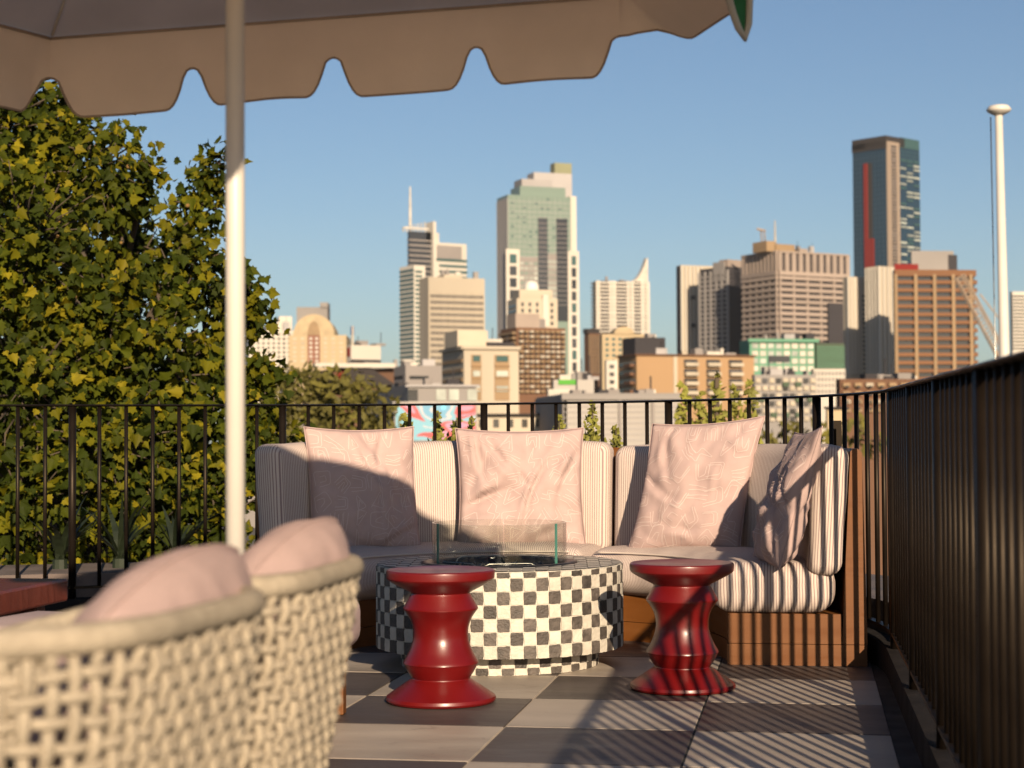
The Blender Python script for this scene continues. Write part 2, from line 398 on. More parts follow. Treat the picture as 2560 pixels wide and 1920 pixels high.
# ---------------------------------------------------------------- scatter pillows with a printed line pattern
def glyph(rnd):
    k = rnd.random(); g = []
    if k < .3:      # nested U
        for q in (1, .62, .3)[:rnd.choice((2, 3, 2))]: g.append([(-.5*q, .6), (-.5*q, -.6*q+.1), (.4*q, -.65*q+.1), (.5*q, .5+rnd.uniform(-.2, .1))])
    elif k < .5:    # open box
        g.append([(-.6, -.45), (-.5, .5), (.55, .42), (.6, -.35), (-.3, -.5)]); g.append([(-.2, .2), (.25, .17), (.2, -.1), (-.25, -.15)])
    elif k < .7:    # triangle with lines
        g.append([(-.5, -.6), (0, .7), (.45, -.55), (-.35, -.62)]); g.append([(-.15, -.3), (.02, .25), (.18, -.3)])
    elif k < .85:   # strokes
        for q in (-.3, -.05, .2, .42)[:rnd.choice((2, 3, 4))]: g.append([(-.6, q), (-.1, q+.08), (.6, q-.06)])
    else:           # bolt
        g.append([(-.3, .75), (-.4, .1), (.15, .15), (.0, -.75), (.45, .3), (.05, .32), (.1, .7)])
    return g
def chaikin(p):
    q = [p[0]]
    for a, b in zip(p, p[1:]): q += [(a[0]*.88+b[0]*.12, a[1]*.88+b[1]*.12), (a[0]*.12+b[0]*.88, a[1]*.12+b[1]*.88)]
    return q+[p[-1]]
def pillow(label, a, b, th, mtx, seed, lines=True, mt=None, name='scatter_pillow', sag=.0, ears=.05, group='pink line-print pillows on the sofa', wr=1.0, shear=0, rnd_=0):
    rnd = random.Random(seed)
    creases = [(rnd.uniform(-.8, .8), rnd.uniform(-.9, .9), rnd.uniform(0, math.pi), rnd.uniform(.08, .16), rnd.uniform(.3, .6), rnd.uniform(.004, .011)*wr) for _ in range(9)]
    def P(u, v, side):
        pin = ears
        x = a*u*(1 - pin*(1-v*v)*1.3) ; y = b*v*(1 - pin*(1-u*u)*1.3)
        if rnd_: x *= math.sqrt(1-rnd_*v*v); y *= math.sqrt(1-rnd_*u*u)
        x += shear*y
        e = max(0, 1-abs(u)**2.6)*max(0, 1-abs(v)**2.6)
        z = th*(e**.55)
        z *= 1 + sag*(-v)*.5
        ec = min(1, 4*e)
        w = noise.noise(Vector((u*2.1+seed, v*2.1, side*3.0)))*.018 + noise.noise(Vector((u*5+seed, v*4, side)))*.006
        rr = max(abs(u), abs(v)); ang = math.atan2(v, u)
        w += .007*math.sin(ang*17+seed)*max(0, rr-.45)*(1-rr)*6*.5
        for cx, cy, ca, cw, cl, ch in creases:
            du, dv = u-cx, v-cy; p = du*math.cos(ca)+dv*math.sin(ca); q = -du*math.sin(ca)+dv*math.cos(ca) + .25*p*p
            w += -ch*math.exp(-(q/cw)**2*3)*math.exp(-(p/cl)**2) + ch*.7*math.exp(-((q-cw*.9)/cw)**2*3)*math.exp(-(p/cl)**2)
        z += w*ec*wr
        y -= sag*.03*e
        return Vector((x, y, z*side))
    n = 44; vs, fs = [], []
    idx = {}
    for side in (1, -1):
        for i in range(n+1):
            for j in range(n+1):
                edge = i in (0, n) or j in (0, n)
                if side == -1 and edge: idx[(side, i, j)] = idx[(1, i, j)]; continue
                idx[(side, i, j)] = len(vs); vs.append(P(-1+2*i/n, -1+2*j/n, side))
        for i in range(n):
            for j in range(n):
                q = (idx[(side, i, j)], idx[(side, i+1, j)], idx[(side, i+1, j+1)], idx[(side, i, j+1)])
                fs.append(q if side == 1 else q[::-1])
    o = mk(name, vs, fs, mt or m_pink, None, True)
    o.matrix_world = mtx; tag(o, label, 'pillow', group)
    ring = [P(-1+2*i/40, -1, 1) for i in range(40)] + [P(1, -1+2*i/40, 1) for i in range(40)] + [P(1-2*i/40, 1, 1) for i in range(40)] + [P(-1, 1-2*i/40, 1) for i in range(40)]
    MB().tube(ring, .0026, 6, closed=True).build('piping', mt or m_pink, o, True)
    if lines:
        lv, lf = [], []; m = 6
        for i in range(m):
            for j in range(m):
                cx, cy = -1+2*(i+.5)/m+rnd.uniform(-.06, .06), -1+2*(j+.5)/m+rnd.uniform(-.06, .06)
                ro = rnd.choice((0, .3, 1.57, 2.6, -.4, 3.14))+rnd.uniform(-.3, .3); sc = rnd.uniform(.20, .30)
                for g in glyph(rnd):
                    pl = chaikin([(x_+rnd.uniform(-.09, .09), y_+rnd.uniform(-.09, .09)) for x_, y_ in g]); pts = []
                    for gx, gy in pl:
                        u = cx + sc*(gx*math.cos(ro)-gy*math.sin(ro)); v = cy + sc*(gx*math.sin(ro)+gy*math.cos(ro))
                        pts.append((u, v))
                    # densify
                    dp = []
                    for p, q in zip(pts, pts[1:]):
                        k = max(1, int(math.hypot(q[0]-p[0], q[1]-p[1])/.03))
                        dp += [(p[0]+(q[0]-p[0])*t/k, p[1]+(q[1]-p[1])*t/k) for t in range(k)]
                    dp.append(pts[-1])
                    if any(abs(u) > .96 or abs(v) > .96 for u, v in dp): dp = [(u, v) for u, v in dp if abs(u) < .96 and abs(v) < .96]
                    if len(dp) < 3: continue
                    b0 = len(lv)
                    for t, (u, v) in enumerate(dp):
                        p0, p1 = dp[max(0, t-1)], dp[min(len(dp)-1, t+1)]
                        C = P(u, v, 1); tx = P(p1[0], p1[1], 1) - P(p0[0], p0[1], 1)
                        nn = (P(u+.02, v, 1)-P(u-.02, v, 1)).cross(P(u, v+.02, 1)-P(u, v-.02, 1)).normalized()
                        sd_ = tx.cross(nn)
                        if sd_.length < 1e-7: sd_ = Vector((1, 0, 0))
                        sd_.normalize()
                        lv += [C+nn*.0022+sd_*.0016, C+nn*.0022-sd_*.0016]
                    for t in range(len(dp)-1): lf.append((b0+2*t, b0+2*t+1, b0+2*t+3, b0+2*t+2))
        mk('printed_lines', lv, lf, m_line, o)['kind'] = 'stuff'
    return o
def frame(cen, out, up, roll=0):
    """columns: pillow x (right seen from the front), y (up), z (towards the viewer's side)"""
    z = out.normalized(); y = (up - z*up.dot(z)).normalized(); x = y.cross(z)
    x, y = x*math.cos(roll)+y*math.sin(roll), y*math.cos(roll)-x*math.sin(roll)
    m = Matrix((x, y, z)).transposed().to_4x4(); m.translation = cen; return m
def lean_frame(px, py, r, lean=.22, roll=0, turn=0, dz=0):
    """pillow leaning on the sofa back where the view ray through (px, py) meets radius r"""
    lo, hi = 6.0, 9.2
    for _ in range(40):
        mid = (lo+hi)/2; p = at(px, py, mid)
        inside = (p.xy - SC.xy).length < r or p.y < SC.y+.0
        lo, hi = (mid, hi) if inside else (lo, mid)
    p = at(px, py, lo); rad = Vector((p.x-SC.x, p.y-SC.y, 0)).normalized()
    out = Matrix.Rotation(turn, 3, 'Z') @ (-rad)
    out = (out*math.cos(lean) + Vector((0, 0, 1))*math.sin(lean))
    return frame(p+Vector((0, 0, dz)), out, Vector((0, 0, 1)), roll)
pillow('pink line-print pillow on the sofa half in shadow, at the left end', .265, .295, .078, lean_frame(908, 1226, 1.06, .17, 0, -.30), 3, sag=.3)
pillow('pink line-print pillow on the sofa directly behind the glass guard', .305, .29, .085, lean_frame(1302, 1222, 1.06, .17, 0, .10), 12, sag=.4, wr=1.5)
pillow('pink line-print pillow on the sofa tilted to the right above the striped seat', .265, .30, .08, lean_frame(1738, 1216, 1.03, .2, .06, .45), 21, sag=.25, shear=.20)
pillow('narrow pink line-print pillow seen nearly edge on at the right sofa arm', .235, .285, .075, lean_frame(1968, 1248, 1.03, .26, .05, .22), 33, sag=.3, wr=1.3, shear=.26)

# ---------------------------------------------------------------- fire pit
PC = Vector((.315, .345, 0))
pit = empty('fire_pit', PC); tag(pit, 'round fire pit clad in cream and charcoal checkerboard mosaic tiles', 'fire pit')
ZB, ZT, PR, PLR = .075, .405, .497, .397
MB().lathe([(.35, ZB+.001), (PR-.0, ZB+.001), (PR-.0, ZT-.006), (PR-.006, ZT-.0005), (.318, ZT-.0005), (.318, ZT-.03)], 124).build('drum', m_wg, pit)
MB().lathe([(PLR, 0), (PLR, ZB+.002)], 100).build('plinth', m_wg, pit)
def mosaic(mt, wdt, hgt, seed, th=.004):
    r = random.Random(seed); n = 4; loop = []
    for (x0, y0, x1, y1) in ((-1, -1, 1, -1), (1, -1, 1, 1), (1, 1, -1, 1), (-1, 1, -1, -1)):
        for i in range(n):
            t = i/n; x = (x0+(x1-x0)*t)*wdt/2; y = (y0+(y1-y0)*t)*hgt/2
            k = .97 if i == 0 else 1.0
            loop.append(((x*k if i == 0 else x) + r.uniform(-.0013, .0013), (y*(.97) if i == 0 else y) + r.uniform(-.0013, .0013)))
    vs = [(x, y, -.002) for x, y in loop] + [(x, y, th-.0008) for x, y in loop] + [(x*.985, y*.985, th) for x, y in loop]
    m = len(loop); fs = [(i, (i+1) % m, m+(i+1) % m, m+i) for i in range(m)] + [(m+i, m+(i+1) % m, 2*m+(i+1) % m, 2*m+i) for i in range(m)] + [tuple(range(2*m, 3*m))]
    o = mk('t', vs, fs, mt); me = o.data; bpy.data.objects.remove(o); return me
MO = {}
def mo(dark, w_, h_):
    key = (dark, round(w_, 3), round(h_, 3))
    if key not in MO: MO[key] = [mosaic(m_bt if dark else m_wt, w_, h_, 5*i+dark) for i in range(4)]
    return random.choice(MO[key])
cand = []      # (weight, mesh, matrix): the 300 that show largest become parts
camd = Vector((CAM.x-PC.x, CAM.y-PC.y, 0)).normalized()
NT = 62; PITCH_T = .051
def wall_tile(r, ang, z, w_, h_, dark):
    o = Vector((math.cos(ang), math.sin(ang), 0)); x = Vector((-o.y, o.x, 0))
    m = Matrix((x, Vector((0, 0, 1)), o)).transposed().to_4x4(); m.translation = o*(r) + Vector((0, 0, z))
    cand.append((o.dot(camd)*w_*h_, mo(dark, w_, h_), m))
for k in range(NT):
    ang = 2*math.pi*(k+.5)/NT
    for row in range(7):
        h_ = .0482 if row < 6 else .0205; z = ZB + .051*row + (.0255 if row < 6 else .0115)
        wall_tile(PR, ang, z, .0477, h_, (k+row) % 2 == 0)
for k in range(50):
    ang = 2*math.pi*(k+.5)/50
    wall_tile(PLR, ang, .051, .0472, .045, k % 2 == 0); wall_tile(PLR, ang, .0145, .0472, .0262, k % 2 == 1)
rt = R_(8); cuts = []
for i in range(-11, 11):
    for j in range(-11, 11):
        x, y = (i+.5)*.0505, (j+.5)*.0505; r = math.hypot(x, y)
        qd = [(x+a*.0239, y+c*.0239) for a, c in ((-1, -1), (1, -1), (1, 1), (-1, 1))]; rq = [math.hypot(*p) for p in qd]
        if min(rq) < .493 and max(rq) > .325 and not (.325 < min(rq) and max(rq) < .493):
            poly = []
            for a in range(4):
                for f in range(6): poly.append((qd[a][0]+(qd[(a+1) % 4][0]-qd[a][0])*f/6, qd[a][1]+(qd[(a+1) % 4][1]-qd[a][1])*f/6))
            out = []
            for p in poly:
                rp_ = math.hypot(*p); k = (.493/rp_ if rp_ > .493 else .325/rp_ if rp_ < .325 else 1); out.append((p[0]*k, p[1]*k))
            ar = abs(sum(p[0]*q_[1]-p[1]*q_[0] for p, q_ in zip(out, out[1:]+out[:1])))/2
            if ar > .00012: cuts.append(((i+j) % 2 == 0, [(p[0]*math.cos(rt)-p[1]*math.sin(rt), p[0]*math.sin(rt)+p[1]*math.cos(rt), ZT+.003) for p in out]))
        elif .325 < min(rq) and max(rq) < .493:
            X, Y = x*math.cos(rt)-y*math.sin(rt), x*math.sin(rt)+y*math.cos(rt)
            m = Matrix.Rotation(rt, 4, 'Z'); m.translation = Vector((X, Y, ZT-.001))
            cand.append((.06*.0478*.0478*(1.5 if Vector((X, Y, 0)).dot(camd) > 0 else .5), mo((i+j) % 2 == 0, .0478, .0478), m))
cand.sort(key=lambda c: -c[0])
for wgt, me, m in cand[:300]:
    o = link('mosaic_tile', me, pit); o.matrix_local = m
bm = bmesh.new(); sl = []
for wgt, me, m in cand[300:]:
    tmp = me.copy(); tmp.transform(m); mi = 0 if me.materials[0] == m_wt else 1
    for p in tmp.polygons: p.material_index = mi
    bm.from_mesh(tmp); bpy.data.meshes.remove(tmp)
for dk, pl in cuts:
    f = bm.faces.new([bm.verts.new(p) for p in pl]); f.material_index = 1 if dk else 0
    if f.normal.z < 0: f.normal_flip()
me = bpy.data.meshes.new('mosaic_rest'); bm.to_mesh(me); bm.free(); me.materials.append(m_wt); me.materials.append(m_bt)
link('mosaic_rest', me, pit)['kind'] = 'stuff'
MB().lathe([(.318, ZT-.02), (.318, ZT+.002), (.312, ZT+.008), (.285, ZT+.008), (.262, ZT-.005), (.255, ZT-.045), (.18, ZT-.055), (.0, ZT-.055)], 72).build('burner_tray', m_blk, pit, True)
lv = MB(); rr = random.Random(4)
for i in range(420):
    a, r = rr.uniform(0, 6.283), .245*math.sqrt(rr.random()); s = rr.uniform(.006, .013)
    b = len(lv.v); c = Vector((r*math.cos(a), r*math.sin(a), ZT-.05+rr.random()*.03+s*.4))
    for d in ((1, 0, 0), (-1, 0, 0), (0, 1, 0), (0, -1, 0), (0, 0, 1), (0, 0, -1)): lv.v.append(c + Vector(d)*s*rr.uniform(.6, 1.2) + Vector((rr.uniform(-.3, .3)*s, rr.uniform(-.3, .3)*s, 0)))
    lv.f += [(b+x, b+y, b+z) for x, y, z in ((0, 2, 4), (2, 1, 4), (1, 3, 4), (3, 0, 4), (2, 0, 5), (1, 2, 5), (3, 1, 5), (0, 3, 5))]
lv.build('lava_glass', m_lava, pit)['kind'] = 'stuff'
for a in (R_(235), R_(290), R_(60), R_(120)):
    c = Vector((math.cos(a), math.sin(a), 0)); t = Vector((-c.y, c.x, 0)); pts = []
    for i in range(15):
        f = i/14*2-1; pts.append(c*.235 + t*f*.115 + Vector((0, 0, ZT-.03+.042*min(1, (1-abs(f))*5)**.5)))
    MB().tube(pts, .0028, 6).build('wire_guard', m_wire, pit, True)
guard = empty('glass_wind_guard', PC + Vector((0, 0, ZT))); tag(guard, 'clear curved glass wind guard standing in the fire pit tray', 'glass guard')
GR, GT, gz0, gz1 = .266, .007, -.002, .165
for e0 in (96, 214, 337):
    a0, a1 = R_(e0+.8), R_(e0+{96: 118, 214: 123, 337: 119}[e0]-.8); vs, fs, mi = [], [], []; n = 28
    for i in range(n+1):
        a = a0+(a1-a0)*i/n
        for r, z in ((GR, gz0), (GR+GT, gz0), (GR+GT, gz1), (GR, gz1)): vs.append((r*math.cos(a), r*math.sin(a), z))
    for i in range(n):
        for k in range(4): l = (k+1) % 4; fs.append((4*i+k, 4*i+l, 4*i+4+l, 4*i+4+k)); mi.append(2 if k == 2 else 0)
    fs += [(3, 2, 1, 0), (4*n, 4*n+1, 4*n+2, 4*n+3)]; mi += [1, 1]
    autosmooth(mk('glass_panel', vs, fs, None, guard, False, None, [GLASS, m_ge, mat('pale_glass_edge', (.75, .85, .78), .2, .05, 10)], mi), 30)

# ---------------------------------------------------------------- turned stools
def spl(pts, n=8):
    out = []
    for i in range(len(pts)-1):
        p0, p1, p2, p3 = pts[max(i-1, 0)], pts[i], pts[i+1], pts[min(i+2, len(pts)-1)]
        for k in range(n):
            t = k/n
            out.append(tuple(.5*((2*p1[c])+(-p0[c]+p2[c])*t+(2*p0[c]-5*p1[c]+4*p2[c]-p3[c])*t*t+(-p0[c]+3*p1[c]-3*p2[c]+p3[c])*t**3) for c in (0, 1)))
    return out+[pts[-1]]
def stool(loc, label, rz):
    prof = [(.0, .0), (.178, .0), (.187, .003), (.1915, .010), (.1905, .017)]
    prof += spl([(.189, .021), (.150, .048), (.102, .0805)], 5)
    prof += [(.101, .0835)] + spl([(.104, .087), (.117, .108), (.1285, .131)], 4)
    prof += [(.131, .1345), (.130, .139)] + spl([(.127, .144), (.1115, .172), (.0995, .205), (.0955, .232), (.0985, .262), (.109, .290), (.1265, .316)], 5)
    prof += [(.130, .3205), (.1305, .325)] + spl([(.128, .329), (.116, .350), (.1035, .3725)], 4)
    prof += [(.1025, .3755)] + spl([(.105, .379), (.138, .396), (.168, .412), (.185, .4235)], 5)
    prof += [(.188, .428), (.1895, .448), (.1885, .453), (.184, .4565), (.178, .457), (.172, .4558), (.0, .4550)]
    s = empty('turned_stool', loc, rz); tag(s, label, 'stool', 'red turned side stools')
    k = [i for i, (r, z) in enumerate(prof) if z > .378][0]
    lo, hi = prof[:k+1], prof[k:]
    autosmooth(MB().lathe(lo, 72).build('body', m_red, s), 25)
    autosmooth(MB().lathe(hi, 72).build('top', m_red, s), 25)
stool((.292, -.712, .001), 'dark red lacquered turned stool in full sun before the fire pit', .4)
stool((1.100, -.300, .001), 'dark red lacquered turned stool crossed by railing shadows beside the striped seat', 2.1)

# ---------------------------------------------------------------- rope armchairs, backs to the camera's right
def chair_plan():
    pts = [(-.30, -.31)]; rc = .2
    pts += [(-.30+.33*i/6, -.31) for i in range(1, 6)]
    pts += [(.13+rc*math.sin(i/10*math.pi/2), -.31+rc-rc*math.cos(i/10*math.pi/2)) for i in range(11)]
    pts += [(.33, -.11+.22*i/5) for i in range(1, 5)]
    pts += [(.13+rc*math.cos(i/10*math.pi/2), .31-rc+rc*math.sin(i/10*math.pi/2)) for i in range(11)]
    pts += [(.13-.43*i/7, .31) for i in range(1, 8)]
    return [Vector((x, y, 0)) for x, y in pts]
PLAN = chair_plan(); ACC = [0]
for a, b in zip(PLAN, PLAN[1:]): ACC.append(ACC[-1]+(b-a).length)
def rimpt(s):
    s = max(0, min(ACC[-1], s)); i = 0
    while i < len(ACC)-2 and ACC[i+1] < s: i += 1
    f = (s-ACC[i])/(ACC[i+1]-ACC[i]); p = PLAN[i].lerp(PLAN[i+1], f)
    a, b = PLAN[max(0, i-1)], PLAN[min(len(PLAN)-1, i+2)]; t = (b-a).normalized()
    return p, Vector((t.y, -t.x, 0))
def rimz(p): return .712 - .24*max(0, (.20-p.x))**1.0 * (1 if p.x < .20 else 0) - .02*max(0, .33-p.x)
def wrap(s, t, off=0):
    p, n_ = rimpt(s); z0 = .30; zr = rimz(p)-.012
    q = p - n_*(.075*(1-t)**1.3) + n_*off
    return Vector((q.x, q.y, z0+(zr-z0)*t))
def make_chair():
    c = empty('rope_armchair')
    SL = ACC[-1]; NV = int(SL/.0262); NR = 16
    rim = [Vector((p.x, p.y, rimz(p))) for p, _ in (rimpt(SL*i/70) for i in range(71))]
    MB().tube(rim, .0170, 12).build('rim', m_rope, c, True)
    MB().tube([wrap(SL*i/60, 0, 0) for i in range(61)], .010, 8).build('lower_rim', m_rope, c, True)
    for i in range(NV+1):
        s = SL*i/NV; pts = []
        for k in range(2*NR+1):
            t = k/(2*NR); ph = math.cos(math.pi*(t*NR+i)); pts.append(wrap(s+.0022*math.sin(i*7.3+k*.6), t, .0055*ph))
        MB().tube(pts, .0076, 6).build('rope_strand', m_rope, c, True)
    for j in range(1, NR):
        pts = []; t = j/NR
        for k in range(2*NV+1):
            ph = math.cos(math.pi*(k/2+j)); pts.append(wrap(SL*k/(2*NV), t+.006*math.sin(j*5.1+k*.4), -.0055*ph))
        MB().tube(pts, .0070, 6).build('rope_strand', m_rope, c, True)
    for f in (.27, .5, .73):
        MB().tube([wrap(SL*f, t/8, -.004) for t in range(9)], .0125, 10).build('frame_post', m_rope, c, True)
    bevel(MB().box(-.29, .27, -.25, .25, .24, .30).build('seat_frame', m_wood, c), .006)
    cu = bevel(MB().box(-.31, .25, -.235, .235, .302, .43).build('seat_cushion', m_seat, c), .04, 4); autosmooth(cu, 60)
    for sx, sy in ((-.25, -.21), (-.25, .21), (.22, -.21), (.22, .21)):
        bevel(MB().box(sx-.02, sx+.02, sy-.02, sy+.02, 0, .24).build('leg', m_wood, c), .004)
    return c
ch = make_chair(); ch.location = (.512, -4.13, 0); ch.rotation_euler.z = R_(1)
tag(ch, 'tan rope-woven armchair farther from the camera, in front of the white umbrella pole', 'armchair', 'rope armchairs in the foreground')
ch2 = copy_tree(ch); ch2.location = (.535, -4.735, 0); ch2.rotation_euler.z = R_(-3)
ch2['label'] = 'tan rope-woven armchair nearest the camera at the lower left corner'
def chair_pillow(label, cx, cy, cz, seed, roll, a=.26, b=.215):
    out = Vector((-math.cos(.30), 0, math.sin(.30)))
    return pillow(label, a, b, .095, frame(Vector((cx, cy, cz)), out, Vector((0, 0, 1)), roll), seed, lines=False, mt=m_pink, name='chair_pillow', ears=0, rnd_=.30, group='plain pink pillows in the armchairs', wr=.45)
chair_pillow('plain pink pillow leaning in the farther rope armchair', .715, -4.05, .575, 44, -.17)
chair_pillow('plain pink pillow leaning in the nearest rope armchair', .725, -4.60, .570, 55, -.12)

def ottoman(loc, rz, label):
    o = empty('footstool', loc, rz); tag(o, label, 'footstool', 'blush cushioned footstools')
    bevel(MB().box(-.22, .22, -.21, .21, .17, .215).build('frame', m_wood, o), .005)
    c = bevel(MB().box(-.265, .265, -.25, .25, .217, .40).build('cushion', m_seat, o), .06, 5); autosmooth(c, 60)
    for sx in (-1, 1):
        for sy in (-1, 1): bevel(MB().box(sx*.19-.025, sx*.19+.025, sy*.18-.025, sy*.18+.025, 0, .17).build('leg', m_wood, o), .004)
ottoman((-.172, -1.22, .001), R_(3), 'blush cushioned footstool peeking out behind the rope armchairs')
ottoman((-.56, -1.93, .001), R_(-8), 'blush cushioned footstool beside the dark red table at the left edge')
tb = empty('low_table', (-1.35, -1.55, .001)); tag(tb, 'low dark red wooden table at the left edge by the railing', 'table')
bevel(MB().box(-.46, .46, -.45, .41, .375, .45).build('table_top', m_table, tb), .008)
for sx in (-1, 1):
    for sy in (-1, 1): bevel(MB().box(sx*.36-.035, sx*.36+.035, sy*.34-.035, sy*.34+.035, 0, .375).build('leg', m_table, tb), .004)
bevel(MB().box(-.36, .36, -.34, .34, .31, .372).build('apron', m_table, tb), .004)

# ---------------------------------------------------------------- umbrella
Fh = Vector((math.sin(YAW), math.cos(YAW), 0)); Rh = Vector((math.cos(YAW), -math.sin(YAW), 0))
UD = 3.153; ub = CAM + Fh*UD + Rh*((588-1280)/FPX*UD); ub.z = 0
um = empty('garden_umbrella', ub); tag(um, 'large garden umbrella with scalloped valance and white pole', 'umbrella')
MB().lathe([(.0, .0), (.24, .0), (.24, .035), (.22, .05), (.03, .06), (.03, .14), (.0, .14)], 40).build('base', m_pole, um)
MB().lathe([(.0172, .05), (.0172, 2.59)], 24).build('pole', m_pole, um, True)
UR, UZE, UZP, VH = 1.44, 1.978, 2.60, .198
VDZ = [-.046, .040, .21, .05, .05, -.03]      # far edge tilts; other corners shaped for outline and the pole's shade line
def ut(p): return Vector(p)
def ez(k, f): return UZE + VDZ[k]*(1-f) + VDZ[(k+1) % 6]*f
ang0 = math.atan2(Fh.y, Fh.x) - R_(2.3)          # direction of the far side's middle
vert = [Vector((math.cos(ang0+R_(30)-R_(60)*k), math.sin(ang0+R_(30)-R_(60)*k), 0))*UR for k in range(6)]   # side k runs vert[k] -> vert[k+1], side 0 is the far one
def canopy(off, mt, nm):
    vs, fs = [], []
    for k in range(6):
        A, B = vert[k], vert[(k+1) % 6]; n = 14; b = len(vs)
        for i in range(n+1):
            for j in range(n+1):
                r = i/n; p = A.lerp(B, j/n)*r; sag = -.035*math.sin(math.pi*r)*math.sin(math.pi*j/n)
                vs.append(ut((p.x, p.y, UZP+(ez(k, j/n)-UZP)*r + sag + off)))
        for i in range(n):
            for j in range(n): fs.append((b+i*(n+1)+j, b+i*(n+1)+j+1, b+(i+1)*(n+1)+j+1, b+(i+1)*(n+1)+j))
    return mk(nm, vs, fs, mt, um, True)
canopy(0, m_lin, 'canopy_lining'); canopy(.010, m_lin, 'canopy')
def vbot(s, side):
    d = abs((s/(UR/4)+.5) % 1 - .5)*(UR/4)
    wob = .004*math.sin(s*9+side)
    if d < .021: return .112 - .012*(1-(d/.021)**2)
    t = min(1, (d-.021)/.052); return .112 + (VH-.112)*(1-(1-t)**2.3) + wob*t
flare = {0: .02, 1: .165, 2: .05, 3: .02, 4: .02, 5: .02}
def valance(off, mt, nm, edge=None):
    for k in range(6):
        A, B = vert[k], vert[(k+1) % 6]; nrm = ((A+B)/2).normalized(); n = 150; m = 6; vs, fs, ed = [], [], []
        for i in range(n+1):
            s = UR*i/n; p = A.lerp(B, i/n); bt = vbot(s, k)
            fl = flare[k] + .018*math.sin(s*7.5+k*2) + .010*math.sin(s*19+k)
            fl *= min(1, s/.035, (UR-s)/.035)
            if k == 1: fl = (.165 + .006*math.sin(s*9))*min(1, s/.03)
            for j in range(m+1):
                h = bt*j/m; q = p + nrm*(fl*(h/VH)**1.5 + off)
                vs.append(ut((q.x, q.y, ez(k, i/n) - math.sqrt(max(0, h*h-(fl*h/VH)**2*.98)))))
            ed.append(vs[-1])
        for i in range(n):
            for j in range(m): fs.append((i*(m+1)+j, i*(m+1)+j+1, (i+1)*(m+1)+j+1, (i+1)*(m+1)+j))
        o = mk(nm, vs, fs, mt, um, True)
        if edge: MB().tube(ed, .0030, 6).build('edge_binding', edge, o, True)
        if edge: MB().tube([ut((A.lerp(B, i/8) - nrm*.004 + Vector((0, 0, ez(k, i/8))))) for i in range(9)], .004, 6).build('seam', edge, o, True)
valance(0, mat('valance_lining_cloth', (1.3, 1.1, .96), .95, .05, 6, .15, 300, spec=.05), 'valance_lining', m_trim); valance(.006, m_grn, 'valance')
for k in range(6):
    p = vert[k]*.985; MB().tube([ut((p.x*r, p.y*r, UZP+(UZE+VDZ[k]-UZP)*r+.005)) for r in [i/10 for i in range(11)]], .004, 8).build('rib', m_pole, um, True)
MB().lathe([(.0, UZP+.04), (.012, UZP+.036), (.02, UZP+.02), (.04, UZP-.02), (.04, UZP-.06), (.0, UZP-.06)], 20).build('finial', m_pole, um, True)
# scallop of the right-hand valance turned over by the wind: the green outer side with its white binding
fp = [(1806, -70), (1822, -2), (1832, 34), (1846, 72), (1861, 97), (1871, 60), (1873, 0), (1870, -70)]
q = [at(x, y, 3.93+.0007*(x-1806)+.0004*(y+70)) - ub for x, y in fp]; nv = len(q); th = (Fh*.004)
mk('turned_scallop', q + [p+th for p in q], [tuple(range(nv)), tuple(range(nv, 2*nv))[::-1]] + [(i, (i+1) % nv, nv+(i+1) % nv, nv+i) for i in range(nv)], m_grn, um)
MB().tube([p-th*.6 for p in q], .009, 6).build('white_edge', m_wtrim, um, True)

# ---------------------------------------------------------------- flagpole
fd = 22.0; fb = at(2515, 905, fd); fpz = at(2497, 282, fd)
fpole = empty('flagpole', (fb.x, fb.y, -3)); tag(fpole, 'tall white flagpole with round cap standing behind the dark railing', 'flagpole')
H = fpz.z+3; ln = fpz - fb
MB().tube([(0, 0, 0), (-.0, 0, 2.8), (ln.x, ln.y, H)], [.085, .078, .046], 16).build('shaft', m_pole, fpole, True)
o = MB().lathe([(.0, -.07), (.06, -.07), (.135, -.03), (.155, .0), (.12, .045), (.0, .07)], 24).build('cap', m_pole, fpole, True); o.location = (ln.x, ln.y, H+.04)
MB().tube([(ln.x-.10, ln.y, H-.05), (ln.x*.5-.10, ln.y*.5, H*.5), (-.09, 0, 2.9), (-.1, 0, 2.2)], .008, 5).build('halyard', m_wire, fpole, True)
bevel(MB().box(-.16, -.06, -.03, .03, 2.9, 3.25).build('cleat', m_pole, fpole), .01)

